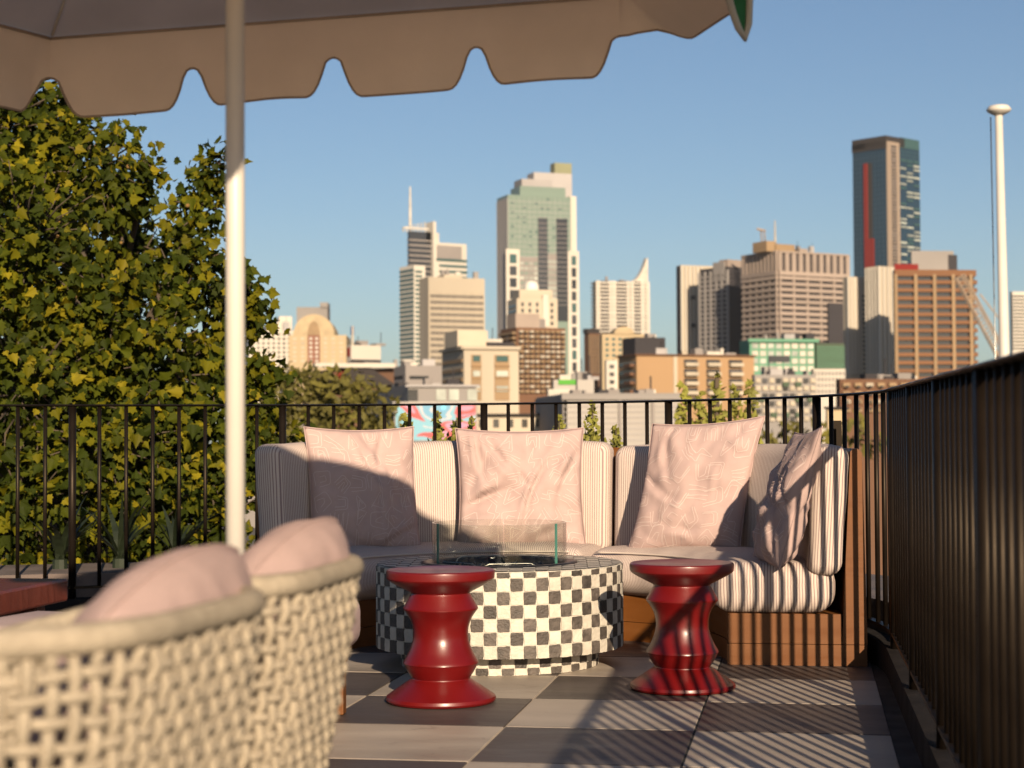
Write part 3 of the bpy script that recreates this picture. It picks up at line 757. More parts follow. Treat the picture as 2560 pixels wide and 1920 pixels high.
# ---------------------------------------------------------------- plane tree
LF = [(0, 0), (.25, -.05), (.33, .08), (.56, .15), (.43, .31), (.47, .52), (.28, .53), (.17, .70), (0, .98)]
def leaf_verts(fold=.12):
    a = [(x, y, abs(x)*fold*2 - .25*y*y) for x, y in LF]; b = [(-x, y, z) for x, y, z in a[1:-1]]
    return a + b, (tuple(range(9)), (0, 8, 15, 14, 13, 12, 11, 10, 9))
LV, LFc = leaf_verts()
leafme = []
for m in m_leaf:
    o = mk('plane_leaf', LV, list(LFc), m); leafme.append(o.data); bpy.data.objects.remove(o)
rl = random.Random(11); TD_ = 12.0
clumps = [(-60, 330, 300, 0), (150, 330, 170, .2), (230, 420, 150, -.2), (312, 470, 88, .1), (372, 412, 30, 0), (60, 620, 260, -.5), (330, 620, 150, .3), (492, 540, 84, 0), (522, 455, 50, 0), (545, 405, 28, 0),
          (250, 800, 230, -.4), (490, 690, 130, -.1), (560, 760, 95, .1), (622, 740, 34, 0), (630, 800, 26, 0), (60, 980, 260, -.6), (400, 930, 190, -.4), (560, 920, 110, -.1), (645, 1000, 62, -.3), (665, 925, 30, -.2), (665, 1070, 70, -.2),
          (250, 1130, 210, -.7), (500, 1130, 170, -.5), (80, 1280, 200, -.8), (380, 1320, 170, -.8), (600, 1150, 100, -.5), (-150, 700, 300, .5), (-150, 1100, 300, .3), (560, 1330, 120, -.6)]
clumps += [(100, 500, 330, 1.3), (300, 700, 230, 1.3), (440, 650, 110, 1.0), (150, 900, 350, 1.2), (420, 980, 230, 1.0), (100, 1250, 330, .8), (430, 1250, 230, .7)]
tr = empty('plane_tree', at(60, 1090, TD_+1)); tr.location.z = -16; tag(tr, 'tall leafy plane tree with lobed green leaves filling the left side', 'tree')
leaves = []; twigs = []
for (cx, cy, cr, dd) in clumps:
    dd *= 1.7; c = at(cx, cy, TD_+dd); r = cr/FPX*TD_*.94
    nl = int(430*(r/.5)**2 + 50)
    for _ in range(nl//5):
        d = Vector((rl.gauss(0, 1), rl.gauss(0, 1), rl.gauss(0, 1))).normalized()
        if d.y > .35 and rl.random() < .6: d.y = -d.y
        rad = r*(rl.uniform(.55, 1.0) if rl.random() < .8 else rl.uniform(.2, .6)); p0 = c + Vector((d.x, d.y*.9, d.z))*rad
        n0 = d*.7 + Vector((.25, -.65, .55)) + Vector((rl.gauss(0, .5), rl.gauss(0, .5), rl.gauss(0, .5))); hue = rl.choice((0, 0, 1, 2, 2)); sm = rl.uniform(.8, 1.15)
        for q in range(rl.randint(4, 11)):
            p = p0 + Vector((rl.gauss(0, .06), rl.gauss(0, .05), rl.gauss(0, .06)-.02))
            nrm = (n0 + Vector((rl.gauss(0, .6), rl.gauss(0, .6), rl.gauss(0, .6)))).normalized()
            tip = (p-p0)*6 + Vector((rl.gauss(0, .5), rl.gauss(0, .4), -.4+rl.gauss(0, .5))); y = (tip - nrm*tip.dot(nrm)).normalized(); x = y.cross(nrm)
            s = rl.uniform(.04, .092)*sm
            leaves.append((p, x, y, nrm, s, (hue if rl.random() < .6 else rl.choice((0, 1, 1, 2, 3))) if rad > .6*r else rl.choice((0, 2, 2))))  # inner leaves take the darker greens: crown shade put into their colour
        if rl.random() < .5: twigs.append((c + d*rad*.45, p0))
def vis(l):
    v = l[0]-CAM; d = v.dot(Fv); px, py = v.dot(Rv)/d*FPX, -v.dot(Uv)/d*FPX
    return (1 if abs(px) < 1250 and abs(py) < 700 else 0)*l[4]*max(.05, -l[3].dot(v.normalized()))/d
leaves.sort(key=vis, reverse=True)
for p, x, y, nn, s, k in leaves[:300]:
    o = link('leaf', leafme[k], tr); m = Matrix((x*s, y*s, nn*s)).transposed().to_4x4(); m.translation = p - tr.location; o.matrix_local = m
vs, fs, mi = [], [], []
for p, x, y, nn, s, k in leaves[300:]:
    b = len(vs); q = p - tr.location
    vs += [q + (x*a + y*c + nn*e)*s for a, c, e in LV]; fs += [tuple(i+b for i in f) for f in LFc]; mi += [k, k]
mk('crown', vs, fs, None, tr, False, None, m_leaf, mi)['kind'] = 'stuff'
tb_ = MB(); root = Vector((0, 0, 0)); fork = at(120, 1500, TD_+1.0) - tr.location
tb_.tube([root, root.lerp(fork, .5)+Vector((.15, 0, 0)), fork], [.38, .32, .26], 14)
for (cx, cy, cr, dd) in clumps[::1]:
    e = at(cx, cy, TD_+dd+.15) - tr.location; mid = fork.lerp(e, .5) + Vector((rl.uniform(-.2, .2), .2, .15))
    tb_.tube([fork, fork.lerp(mid, .6)+Vector((0, .1, 0)), mid, e], [.10, .06, .04, .012], 7)
    for _ in range(4):
        q2 = e + Vector((rl.uniform(-1, 1), rl.uniform(-.8, .2), rl.uniform(-.6, 1)))*cr/FPX*TD_*.75; tb_.tube([e.lerp(mid, .2), q2], [.012, .004], 5)
for a, c in twigs: tb_.tube([a - tr.location, a.lerp(c, .5) - tr.location + Vector((rl.uniform(-.03, .03), 0, .02)), c - tr.location], [.008, .006, .003], 4)
tb_.build('trunk', m_bark, tr, True)
sb = MB()
for l in rl.sample(leaves, 110):
    c = l[0] - tr.location + Vector((rl.uniform(-.05, .05), -.06, rl.uniform(-.1, 0))); rr_ = rl.uniform(.010, .017)
    b = len(sb.v); sb.v += [c+Vector((math.cos(a)*math.cos(e), math.sin(a)*math.cos(e), math.sin(e)))*rr_ for e in (-.8, 0, .8) for a in [k*math.pi/3 for k in range(6)]]
    sb.f += [(b+r*6+k, b+r*6+(k+1) % 6, b+r*6+6+(k+1) % 6, b+r*6+6+k) for r in (0, 1) for k in range(6)] + [tuple(b+k for k in range(6))[::-1], tuple(b+12+k for k in range(6))]
sb.build('seed_balls', m_seed, tr, True)['kind'] = 'stuff'

# ---------------------------------------------------------------- other planting
def leafmass(blobs, d, size, dens, mt, nm, parent, seed, tall=1.0, base=None):
    r_ = random.Random(seed); vs, fs = [], []
    for cx, cy, cr, dd in blobs:
        c = at(cx, cy, d+dd); r = cr/FPX*d
        for _ in range(int(dens*(r/size)**2)+12):
            u = Vector((r_.gauss(0, 1), r_.gauss(0, 1), r_.gauss(0, 1))).normalized(); p = c + Vector((u.x, u.y, u.z*tall))*r*r_.uniform(.45, 1.08)
            a = (u*.5+Vector((r_.gauss(0, .6), r_.gauss(0, .6)-.4, r_.gauss(0, .6)+.3))).normalized(); t = a.orthogonal().normalized(); t = Matrix.Rotation(r_.uniform(0, 6.28), 3, a) @ t; s = a.cross(t)
            k = size*r_.uniform(.6, 1.3); b = len(vs); p = p - parent.location
            vs += [p-t*k*.5, p+s*k*.28, p+t*k*.6+a*k*.1, p-s*k*.28]; fs.append((b, b+1, b+2, b+3))
    o = mk(nm, vs, fs, mt, parent); o['kind'] = 'stuff'; return o
ft = empty('bushy_tree', at(860, 1090, 42)); ft.location.z = -16; tag(ft, 'broad olive green tree out of focus below the arched apartment block', 'tree')
leafmass([(700, 1000, 80, 0), (760, 990, 90, 1), (820, 985, 75, 0), (860, 1020, 100, 1), (930, 1020, 70, 0), (780, 945, 28, 0), (850, 950, 24, 0), (760, 1080, 110, 0), (900, 1090, 110, 0), (900, 968, 26, 0), (740, 932, 16, 0)], 42, .22, 20, m_far, 'crown', ft, 3)
MB().tube([(0, 0, 0), (.2, 0, 8), (0, .3, 15.5)], [.4, .3, .12], 10).build('trunk', m_bark, ft, True)
rt2 = empty('round_tree', at(2030, 1100, 60)); rt2.location.z = -16; tag(rt2, 'dark green tree tops low behind the railing near the right corner', 'tree')
leafmass([(1960, 1095, 40, 0), (2010, 1085, 45, 0), (2070, 1095, 45, 0), (2130, 1080, 50, 0), (2180, 1110, 40, 0), (1910, 1110, 30, 0)], 60, .40, 12, m_far, 'crown', rt2, 8)
MB().tube([(0, 0, 0), (0, .2, 8), (.3, 0, 15)], [.4, .3, .12], 10).build('trunk', m_bark, rt2, True)
def conifer(px, ytop, ybot, wpx, d, label, seed, group=None, tips=1):
    b = at(px, 1330, d); o = empty('conifer', (b.x, b.y, .2 if d < 11 else -16)); r_ = random.Random(seed); bl = []
    for k in range(tips):
        ox = (k-(tips-1)/2)*wpx/max(1, tips)*1.05; yt = ytop + (0 if k == tips//2 else r_.uniform(18, 55)); w_ = wpx/(1.25 if tips == 1 else tips*.62)
        n_ = 12
        for i in range(n_):
            f = i/(n_-1); bl.append((px+ox+r_.uniform(-.12, .12)*w_, yt+(ybot-yt)*f + 3, max(3, w_*.5*(f**.6+.12)*r_.uniform(.8, 1.1)), r_.uniform(-.05, .05)))
    leafmass(bl, d, .040 if d < 11 else .075, 9, m_con, 'crown', o, seed)
    t = at(px, ytop, d) - o.location; MB().tube([(0, 0, 0), (t.x*.5, t.y*.5, t.z*.6), (t.x, t.y, t.z)], [.02, .012, .003] if d < 11 else [.16, .10, .02], 6).build('trunk', m_bark, o, True)
    tag(o, label, 'shrub', group)
for i, (px, yt, wp, lb) in enumerate([(1012, 1035, 44, 'first small conifer tip from the left above the sofa back'), (1095, 1030, 46, 'small conifer tip in front of the painted mural, between the first two pillows'),
        (1142, 1048, 40, 'short conifer tip just left of the second sofa pillow'), (1180, 1046, 36, 'slim conifer tip behind the left corner of the second pillow'), (1398, 1040, 40, 'dark conifer tip above the right half of the second pillow'),
        (1482, 1008, 50, 'tallest of the conifer tips above the middle of the sofa'), (1540, 1068, 40, 'lowest conifer tip above the seam of the two sofa sections')]):
    conifer(px, yt, 1180, wp*1.55, 9.62, lb, 60+i, 'small conifers planted behind the railing')
conifer(1792, 935, 1180, 200, 15, 'wide bright green conifer behind the railing over the tilted pillow', 90, None, 5)
def strap(px, py, d, seed, label):
    o = empty('strap_plant', at(px, py, d)); o.location.z = .25; r_ = random.Random(seed); mb = MB()
    for k in range(22):
        a = r_.uniform(0, 6.283); L_ = r_.uniform(.25, .48); wd = r_.uniform(.012, .022); d_ = Vector((math.cos(a), math.sin(a), 0)); s = Vector((-d_.y, d_.x, 0)); b = len(mb.v); n_ = 7
        lean = r_.uniform(.3, .9)
        for i in range(n_+1):
            f = i/n_; p = d_*L_*lean*f**1.3 + Vector((0, 0, L_*(f-.55*lean*f*f))); ww = wd*(1-f**2.2)+.0008
            mb.v += [p-s*ww, p+s*ww]
        mb.f += [(b+2*i, b+2*i+1, b+2*i+3, b+2*i+2) for i in range(n_)]
    mb.build('foliage', m_strap, o); MB().lathe([(.0, -.3), (.05, -.3), (.04, .02), (.0, .03)], 10).build('stem', m_strap, o)
    tag(o, label, 'plant', 'strap-leaved plants behind the left railing')
for i, (px, d, lb) in enumerate([(150, 9.45, 'dark strap-leaved plant behind the left railing beside the red table'), (300, 9.5, 'dark strap-leaved plant behind the railing above the nearest pillow'), (440, 9.55, 'dark strap-leaved plant low behind the railing next to the umbrella pole')]):
    strap(px, 1440, d, 70+i, lb)

# ---------------------------------------------------------------- city beyond the terrace
BASE = -16.0
CUBE = {}
def cube(m):
    if m.name not in CUBE:
        o = MB().box(-.5, .5, -.5, .5, -.5, .5).build('c', m); CUBE[m.name] = o.data; bpy.data.objects.remove(o)
    return CUBE[m.name]
def wm(name, c, rough=.85, var=.10, scale=.12): return mat(name, c, rough, .16, .35, spec=.2, grime=.0, objrand=.07, detail=6)
c_cream = wm('cream_concrete', (.60, .515, .40)); c_white = wm('white_render', (.72, .66, .57)); c_ochre = wm('ochre_render', (.58, .45, .28)); c_red = wm('red_brick', (.34, .15, .10))
c_grey = wm('grey_concrete', (.36, .33, .31)); c_mauve = wm('mauve_render', (.33, .295, .275)); c_pinkc = wm('pink_precast', (.43, .345, .29)); c_brown = wm('brown_precast', (.25, .12, .058)); c_tan = wm('tan_pier', (.38, .26, .15))
c_orange = wm('orange_brick', (.43, .275, .15)); c_dbrown = wm('dark_brick', (.19, .10, .06)); c_dark = wm('dark_cladding', (.055, .05, .055)); c_roof = wm('dark_roof', (.05, .042, .04)); c_silver = wm('pale_panel', (.48, .45, .44))
c_green = wm('green_panel', (.16, .36, .24)); c_dgreen = wm('dark_green_louvre', (.10, .14, .09)); c_lgr = wm('pale_metal_roof', (.50, .46, .42)); c_bred = wm('red_facing', (.26, .025, .02)); c_steel = wm('crane_paint', (.50, .38, .28))
g_dark = mat('dark_window_glass', (.045, .045, .05), .15, .4, .3, spec=.6, objrand=.55); g_teal = mat('teal_glass', (.055, .12, .115), .18, .3, .06, spec=.6); g_blue = mat('blue_glass', (.02, .05, .085), .12, .35, .05, spec=.7)
g_green = mat('green_glass', (.21, .29, .24), .35, .25, .1, spec=.4); g_pale = mat('pale_blind', (.45, .48, .42), .5, .3, .4, objrand=.4)
class Bld:
    def __init__(s, name, label, pxl, pxc, pxr, ytop, d, phi, m, depth=None, cat='building', base=BASE, group=None):
        s.d = d; s.phi = phi = R_(phi); s.lat = (pxc-1280)/FPX*d; s.c, s.s = math.cos(phi), math.sin(phi)
        s.W = s.uR(pxr); kl = (pxl-1280)/FPX; s.D = s.uL(pxl) if pxl < pxc and s.s+kl*s.c > .03 else (depth or 20)
        p = CAM + Fh*d + Rh*s.lat
        s.base = base; s.root = empty(name, (p.x, p.y, base), -YAW + phi); tag(s.root, label, cat, group)
        s.top = s.z(ytop); s.core = s.box(0, s.W, 0, s.D, 0, s.top, m, 'wall')
    def uR(s, px): k = (px-1280)/FPX; return (k*s.d-s.lat)/(s.c-k*s.s)
    def uL(s, px): k = (px-1280)/FPX; return (s.lat-k*s.d)/(s.s+k*s.c)
    def z(s, y): return at(1280, y, s.d/1.0).z - s.base
    def box(s, x0, x1, y0, y1, z0, z1, m, name, par=None):
        o = link(name, cube(m), par or s.root); o.location = ((x0+x1)/2, (y0+y1)/2, (z0+z1)/2); o.scale = (abs(x1-x0), abs(y1-y0), abs(z1-z0)); return o
    def fb(s, face, u0, u1, z0, z1, m, name, out=.1, inn=.2):
        if face == 'R': return s.box(u0, u1, -out, inn, z0, z1, m, name)
        return s.box(-out, inn, u0, u1, z0, z1, m, name)
    def rows(s, face, u0, u1, z0, z1, n, frac, m, name='window_band', out=.08, off=.0):
        h = (z1-z0)/n
        for i in range(n): s.fb(face, u0, u1, z0+h*(i+off), z0+h*(i+off+frac), m, name, out)
    def cols(s, face, u0, u1, z0, z1, n, frac, m, name='pier', out=.15, ends=True):
        w_ = (u1-u0)/n
        for i in range(n+1 if ends else n): s.fb(face, u0+w_*i-w_*frac/2, u0+w_*i+w_*frac/2, z0, z1, m, name, out)
    def grid(s, face, u0, u1, z0, z1, nu, nz, fu, fz, m, name='window', out=.07, skip=0, alt=None, seed=1):
        r = random.Random(seed); a, h = (u1-u0)/nu, (z1-z0)/nz
        for i in range(nu):
            for j in range(nz):
                if r.random() < skip: continue
                mm = alt if alt and r.random() < .35 else m
                s.fb(face, u0+a*(i+.5-fu/2), u0+a*(i+.5+fu/2), z0+h*(j+.5-fz/2), z0+h*(j+.5+fz/2), mm, name, out)
    def clutter(s, n, seed, hmax=2.2):
        r = random.Random(seed); hmax *= min(1, s.d/450)
        for _ in range(n):
            x, y, w_, h_ = r.uniform(.08, .88)*s.W, r.uniform(.05, .6)*s.D, r.uniform(.3, 2.4)*min(1, s.d/300), r.uniform(.3, max(.4, hmax))
            s.box(x, x+w_, y, y+r.uniform(.4, 2.5), s.top, s.top+h_, r.choice((c_grey, c_silver, c_dark, c_white, c_mauve)), 'roof_unit')
            if r.random() < .3: s.box(x+w_/2-.05, x+w_/2+.05, y, y+.1, s.top+h_, s.top+h_+r.uniform(.8, 2.2), c_dark, 'roof_pipe')
    def block(s, px0, px1, y0, y1, m, name='roof_block', dy0=.15, dy1=.85):
        return s.box(s.uR(px0), s.uR(px1), s.D*dy0, s.D*dy1, s.z(y1), s.z(y0), m, name)

# stepped white apartments and the arched block (left)
b = Bld('apartment_block', 'white stepped apartment block with rows of dark windows right of the pole', 600, 622, 745, 822, 600, 12, c_white)
b.block(675, 712, 798, 822, c_white); b.block(702, 735, 782, 822, c_white)
z0, z1 = b.z(905), b.z(826)
b.grid('R', b.uR(626), b.uR(742), z0, z1, 9, 7, .5, .5, g_dark)
b.grid('R', b.uR(626), b.uR(742), b.z(960), z0, 9, 4, .5, .5, g_dark)
b.clutter(5, 12, 4)
b = Bld('arched_building', 'ochre building with an arched gable and red brick centre', 719, 722, 866, 835, 560, 2, c_ochre, depth=25)
cx, hw = (b.uR(722)+b.uR(866))/2-1.2, b.W*.36
n = 24; vs = [(cx+hw*math.cos(math.pi*i/n), y, b.top+ (b.z(782)-b.top)*math.sin(math.pi*i/n)) for y in (0, b.D*.9) for i in range(n+1)]
mk('arched_gable', vs, [tuple(range(n+1)), tuple(range(n+1, 2*n+2))[::-1]] + [(i+1, i, n+1+i, n+2+i) for i in range(n)], c_ochre, b.root)
vs = [(cx+hw*.30*math.cos(math.pi*i/n), y, b.top+(b.z(800)-b.top)*math.sin(math.pi*i/n)) for y in (-.25, .2) for i in range(n+1)]
mk('fanlight', vs, [tuple(range(n+1)), tuple(range(n+1, 2*n+2))[::-1]] + [(i+1, i, n+1+i, n+2+i) for i in range(n)], c_tan, b.root)
b.fb('R', cx-hw*.30, cx+hw*.30, b.z(905), b.top, c_red, 'brick_bay', .2)
b.grid('R', cx-hw*.28, cx+hw*.28, b.z(905), b.z(838), 2, 6, .5, .55, c_white, 'window', .35)
b.grid('R', b.W*.03, cx-hw*.34, b.z(905), b.z(838), 2, 6, .45, .5, c_cream, 'window', .15)
b.grid('R', cx+hw*.36, b.W*.98, b.z(905), b.z(838), 3, 6, .45, .5, c_cream, 'window', .15)
b.block(733, 812, 757, 800, c_grey, 'plant_room', .5, 1.0); b.block(793, 813, 745, 760, c_grey, 'plant_room', .5, .9)
b = Bld('drum_building', 'white angular rooftop drum with a red left side and slim mast', 868, 878, 952, 860, 300, 30, c_white)
b.box(-.15, .2, .5, b.D*.9, b.z(888), b.z(866), c_bred, 'red_panel'); b.block(884, 888, 812, 862, c_cream, 'mast', .4, .6); b.block(882, 890, 812, 834, mat('blue_flag', (.03, .10, .30), .8), 'flag', .42, .58)
b.fb('R', 0, b.W, b.z(903), b.z(896), g_dark, 'shadow_gap', .1)
b.clutter(3, 15, 1.5)
# antenna tower and cream slab
b = Bld('antenna_tower', 'tall stepped office tower with a slim white antenna', 1000, 1036, 1064, 660, 1000, 32, c_white, base=BASE)
b.rows('L', .3, b.D-.3, b.z(915), b.z(664), 22, .55, g_teal, out=.3); b.rows('R', b.W*.1, b.W*.7, b.z(915), b.z(668), 22, .5, g_teal, out=.3)
u0, u1 = b.uR(1036), b.uR(1092)
b.box(.6, u1, 6, b.D*.5, b.z(760), b.z(572), g_dark, 'shaft'); 
for i in range(9): b.box(.3, u1+.1, 5.7, b.D*.5, b.z(700-i*13), b.z(696-i*13), c_mauve, 'shaft_band')
b.box(u1, b.uR(1099), 3.4, 12, b.z(760), b.z(545), c_white, 'white_fin'); b.box(b.uR(1099), b.uR(1179), 5, 30, b.z(760), b.z(597), c_white, 'east_wing')
b.box(b.uR(1104), b.uR(1166), 4.6, 5.5, b.z(637), b.z(604), c_mauve, 'panel')
for i in range(4): b.box(b.uR(1110 if i else 1100), b.uR(1180), 4.6, 5.6, b.z(644+i*14.5), b.z(638+i*14.5), g_teal, 'window_band')
b.box(b.uR(1166), b.uR(1181), 6, 25, b.z(700), b.z(610), c_grey, 'corner_bay')
for i in range(7): b.box(b.uR(1022+i*9), b.uR(1024+i*9), 6, 7, b.z(575), b.z(562-i*2.6), c_white, 'crown_post')
b.box(b.uR(1022), b.uR(1086), 6, 7, b.z(566), b.z(562), c_white, 'crown_rail'); b.box(b.uR(1080), b.uR(1112), 6, 14, b.z(600), b.z(572), c_white, 'crown_block')
MB().tube([(b.uR(1046), 9, b.z(580)), (b.uR(1046), 9, b.z(510)), (b.uR(1046), 9, b.z(457))], [.9, .75, .4], 8).build('antenna', c_white, b.root)
b = Bld('slab_tower', 'plain cream slab office tower with close rows of small windows', 1049, 1072, 1213, 690, 800, 24, c_cream)
b.rows('R', b.W*.03, b.W*.97, b.z(912), b.z(726), 12, .50, c_dark, out=.12); 
b.cols('R', b.W*.03, b.W*.97, b.z(912), b.z(726), 24, .28, c_cream, 'pier', .3); b.block(1115, 1160, 682, 690, c_cream)
b.clutter(5, 16, 4)
# cream and brick walk-up and mauve roofs in front
b = Bld('brick_panel_flats', 'cream low-rise flats with brick panels between the bars', 1105, 1160, 1297, 864, 230, 18, c_cream)
for px0, px1 in ((1178, 1203), (1236, 1273)):
    b.fb('R', b.uR(px0), b.uR(px1), b.z(1000), b.z(886), c_tan, 'brick_panel', .12)
    for i in range(3): b.fb('R', b.uR(px0+4), b.uR(px1-4), b.z(902+i*38), b.z(888+i*38), g_pale if i else g_teal, 'window', .25)
    for i in range(3): b.fb('R', b.uR(px0), b.uR(px1), b.z(915+i*30), b.z(911+i*30), c_orange, 'sill_band', .3)
b.rows('L', .5, b.D*.95, b.z(1000), b.z(880), 5, .35, c_tan, out=.15)
b.fb('L', -.2, b.D+.2, b.z(872), b.z(864), c_cream, 'cornice', .4); b.fb('R', -.2, b.W+.2, b.z(872), b.z(864), c_cream, 'cornice', .4)
b.block(1150, 1226, 823, 864, c_cream, 'penthouse', .1, .7); b.block(1228, 1275, 842, 864, c_white, 'tank_room', .3, .8); b.block(1222, 1290, 853, 864, c_dark, 'roof_deck', .05, .3)
b.clutter(6, 2)
b = Bld('mauve_building', 'plain mauve flat-roofed building left of the brick panel flats', 940, 1014, 1106, 912, 260, 20, c_mauve)
b.fb('R', b.W*.1, b.W*.62, b.z(946), b.z(938), g_dark, 'window_band', .1)
b.rows('L', 1, b.D*.9, b.z(960), b.z(925), 2, .35, c_roof, out=.1)
b.clutter(7, 3)
b = Bld('grey_house_row', 'long grey rendered house with tall windows above the mural', 905, 1020, 1190, 960, 170, 14, c_grey)
for px in (1020, 1090, 1122, 1168): b.fb('R', b.uR(px), b.uR(px+24), b.z(1000), b.z(972), g_dark if px == 1020 else g_pale, 'window', .12)
b.fb('R', -.3, b.W+.3, b.z(966), b.z(960), c_silver, 'parapet_cap', .3)
b.clutter(7, 1)
b = Bld('mural_building', 'low building wall painted with a bright blue, pink and red mural', 975, 985, 1192, 1006, 110, 8, c_grey)
b.fb('R', .1, b.uR(1188), b.z(1100), b.z(1008), MURAL, 'mural', .06); b.fb('R', -.1, b.W+.1, b.z(1008), b.z(1003), c_lgr, 'coping', .15)
b = Bld('dark_gable_house', 'dark pitched roofs and white gutters above the olive tree', 780, 830, 985, 918, 200, 15, c_dbrown)
rx0, rx1, rz0, rz1 = b.uR(862), b.uR(985), b.z(960), b.z(905)
mk('pitched_roof', [(rx0, -1, rz1), (rx0+1.5, -1, rz1+.4), (rx1, -1, rz0), (rx0, -1, rz0), (rx0, 12, rz1), (rx0+1.5, 12, rz1+.4), (rx1, 12, rz0), (rx0, 12, rz0)], [(0, 1, 2, 3), (7, 6, 5, 4), (0, 4, 5, 1), (1, 5, 6, 2), (2, 6, 7, 3), (3, 7, 4, 0)], c_roof, b.root)
b.fb('R', b.uR(783), b.uR(982), b.z(917), b.z(906), c_white, 'gutter', 1.4); b.fb('R', b.uR(840), b.uR(860), b.z(950), b.z(925), c_bred, 'door', .1)
# green tower
b = Bld('green_tower', 'tallest pale green glass tower with white stepped crown', 1245, 1272, 1430, 484, 1100, 20, g_green, depth=30)
b.rows('L', .2, b.D-.2, b.z(860), b.z(492), 1, 1, c_silver, 'white_side', .3)
b.cols('L', .4, b.D-.4, b.z(860), b.z(494), 5, .08, c_grey, 'joint', .5)
b.box(b.uR(1304), b.uR(1418), 1, b.D*.9, b.z(500), b.z(460), g_green, 'upper_step'); b.box(b.uR(1310), b.uR(1386), 2, b.D*.8, b.z(470), b.z(441), c_silver, 'crown_box')
b.box(b.uR(1349), b.uR(1445), 8, b.D, b.z(520), b.z(419), c_silver, 'crown_fin'); b.box(b.uR(1402), b.uR(1445), 8.3, b.D*.8, b.z(420), b.z(392), wm('olive_panel', (.30, .30, .18)), 'lift_box')
b.box(b.uR(1430), b.uR(1446), 1.5, 20, 0, b.z(480), c_white, 'white_edge')
b.cols('R', b.uR(1275), b.uR(1428), b.z(640), b.z(488), 12, .05, c_silver, 'mullion', .12)
b.rows('R', b.uR(1274), b.uR(1428), b.z(640), b.z(488), 12, .10, c_silver, 'spandrel', .12)
b.grid('R', b.uR(1276), b.uR(1424), b.z(630), b.z(486), 10, 12, .5, .25, g_teal, 'open_vent', .2, skip=.8, seed=5)
for px0, px1 in ((1347, 1371), (1393, 1421)):
    b.fb('R', b.uR(px0), b.uR(px1), b.z(800), b.z(540), g_dark, 'dark_strip', .35); b.rows('R', b.uR(px0), b.uR(px1), b.z(760), b.z(542), 18, .12, c_mauve, 'strip_floor', .6)
b.fb('R', b.uR(1300), b.uR(1346), b.z(800), b.z(640), c_mauve, 'lower_panel', .3); b.grid('R', b.uR(1300), b.uR(1346), b.z(760), b.z(650), 4, 9, .7, .55, g_pale, 'window', .5, alt=g_green)
b.fb('R', b.uR(1371), b.uR(1393), b.z(760), b.z(630), c_mauve, 'lower_panel', .3); b.rows('R', b.uR(1371), b.uR(1393), b.z(760), b.z(640), 9, .5, g_pale, 'window_band', .5)
for px0, px1, yt in ((1266, 1300, 621), (1421, 1449, 621)):
    b.fb('R', b.uR(px0), b.uR(px1), b.z(952), b.z(yt), c_white, 'white_frame', .6)
    for i in range(11): b.fb('R', b.uR(px0+9), b.uR(px1-8), b.z(yt+36+i*30), b.z(yt+13+i*30), g_dark if i % 4 else g_teal, 'window', .85)
# cream deco block and brown flats in front of it
b = Bld('deco_block', 'cream stepped block with a bright white drum on its roof', 1270, 1293, 1395, 745, 650, 16, c_cream)
b.grid('R', b.W*.05, b.W*.95, b.z(815), b.z(752), 5, 4, .35, .6, g_dark); b.block(1302, 1385, 722, 748, c_cream, 'upper_step', .1, .9); b.rows('L', .5, b.D-.5, b.z(830), b.z(752), 6, .4, g_dark)
o = MB().lathe([(.0, 0), (2.85, 0), (2.85, 3.4), (2.3, 4.6), (.0, 5.2)], 20).build('roof_drum', wm('bright_white', (.82, .78, .7)), b.root, True); o.location = (b.uR(1345), 8, b.z(735)); o.scale = (1, 1, b.d/FPX*40/5.2)
b.fb('R', b.uR(1358), b.uR(1372), b.z(815), b.z(735), c_white, 'pilaster', .5)
b = Bld('brown_balcony_flats', 'brown apartment tower crowded with balconies', 1252, 1292, 1414, 818, 420, 22, c_dbrown)
b.block(1292, 1352, 783, 818, c_pinkc, 'lift_tower', .05, .6)
b.grid('R', b.W*.02, b.W*.98, b.z(985), b.z(822), 9, 13, .72, .42, c_tan, 'balcony', 1.0, alt=c_cream, seed=3); b.grid('R', b.W*.02, b.W*.98, b.z(978), b.z(829), 9, 12, .4, .3, g_dark, 'window', .25, seed=4)
b.rows('L', .5, b.D-.5, b.z(985), b.z(822), 13, .45, c_tan, 'balcony', .9)
b.clutter(5, 4, 3)
b = Bld('white_shop', 'low white flat roof with a green awning behind the bars', 1380, 1384, 1485, 950, 190, 6, c_lgr, depth=14)
b.block(1396, 1442, 950, 962, mat('green_awning', (.10, .42, .04), .8), 'green_awning', -.1, .5); b.fb('R', b.uR(1368), b.uR(1422), b.z(990), b.z(974), c_white, 'shed', .8)
b.clutter(8, 5)
# white tower with the curved fin
b = Bld('fin_tower', 'white balcony tower with a curved sail-like fin on its roof', 1484, 1496, 1620, 702, 900, 18, c_dark)
nb = 15
for i in range(nb):
    z0, z1 = b.z(705+i*9.4+4), b.z(705+i*9.4); b.fb('R', 0, b.W, z0, z1, c_white, 'balcony_slab', 1.2); b.fb('L', 0, b.D, z0, z1, c_cream, 'balcony_slab', 1.2)
for f in (.0, .26, .32, .62, .68, .9, 1): b.fb('R', b.W*f-1.1, b.W*f+1.1, b.z(845), b.z(702), c_white, 'pier', .7)
fin = [(b.uR(1572), b.z(702))] + [(b.uR(1572+46*t), b.z(702-60*t**2.6)) for t in [k/10 for k in range(1, 11)]] + [(b.uR(1621), b.z(642)), (b.uR(1621), b.z(702))]
nf = len(fin); mk('curved_fin', [(x, y, z) for y in (-.8, 3) for x, z in fin], [tuple(range(nf)), tuple(range(nf, 2*nf))[::-1]] + [((i+1) % nf, i, nf+i, nf+(i+1) % nf) for i in range(nf)], c_white, b.root)
b.clutter(3, 17, 3)
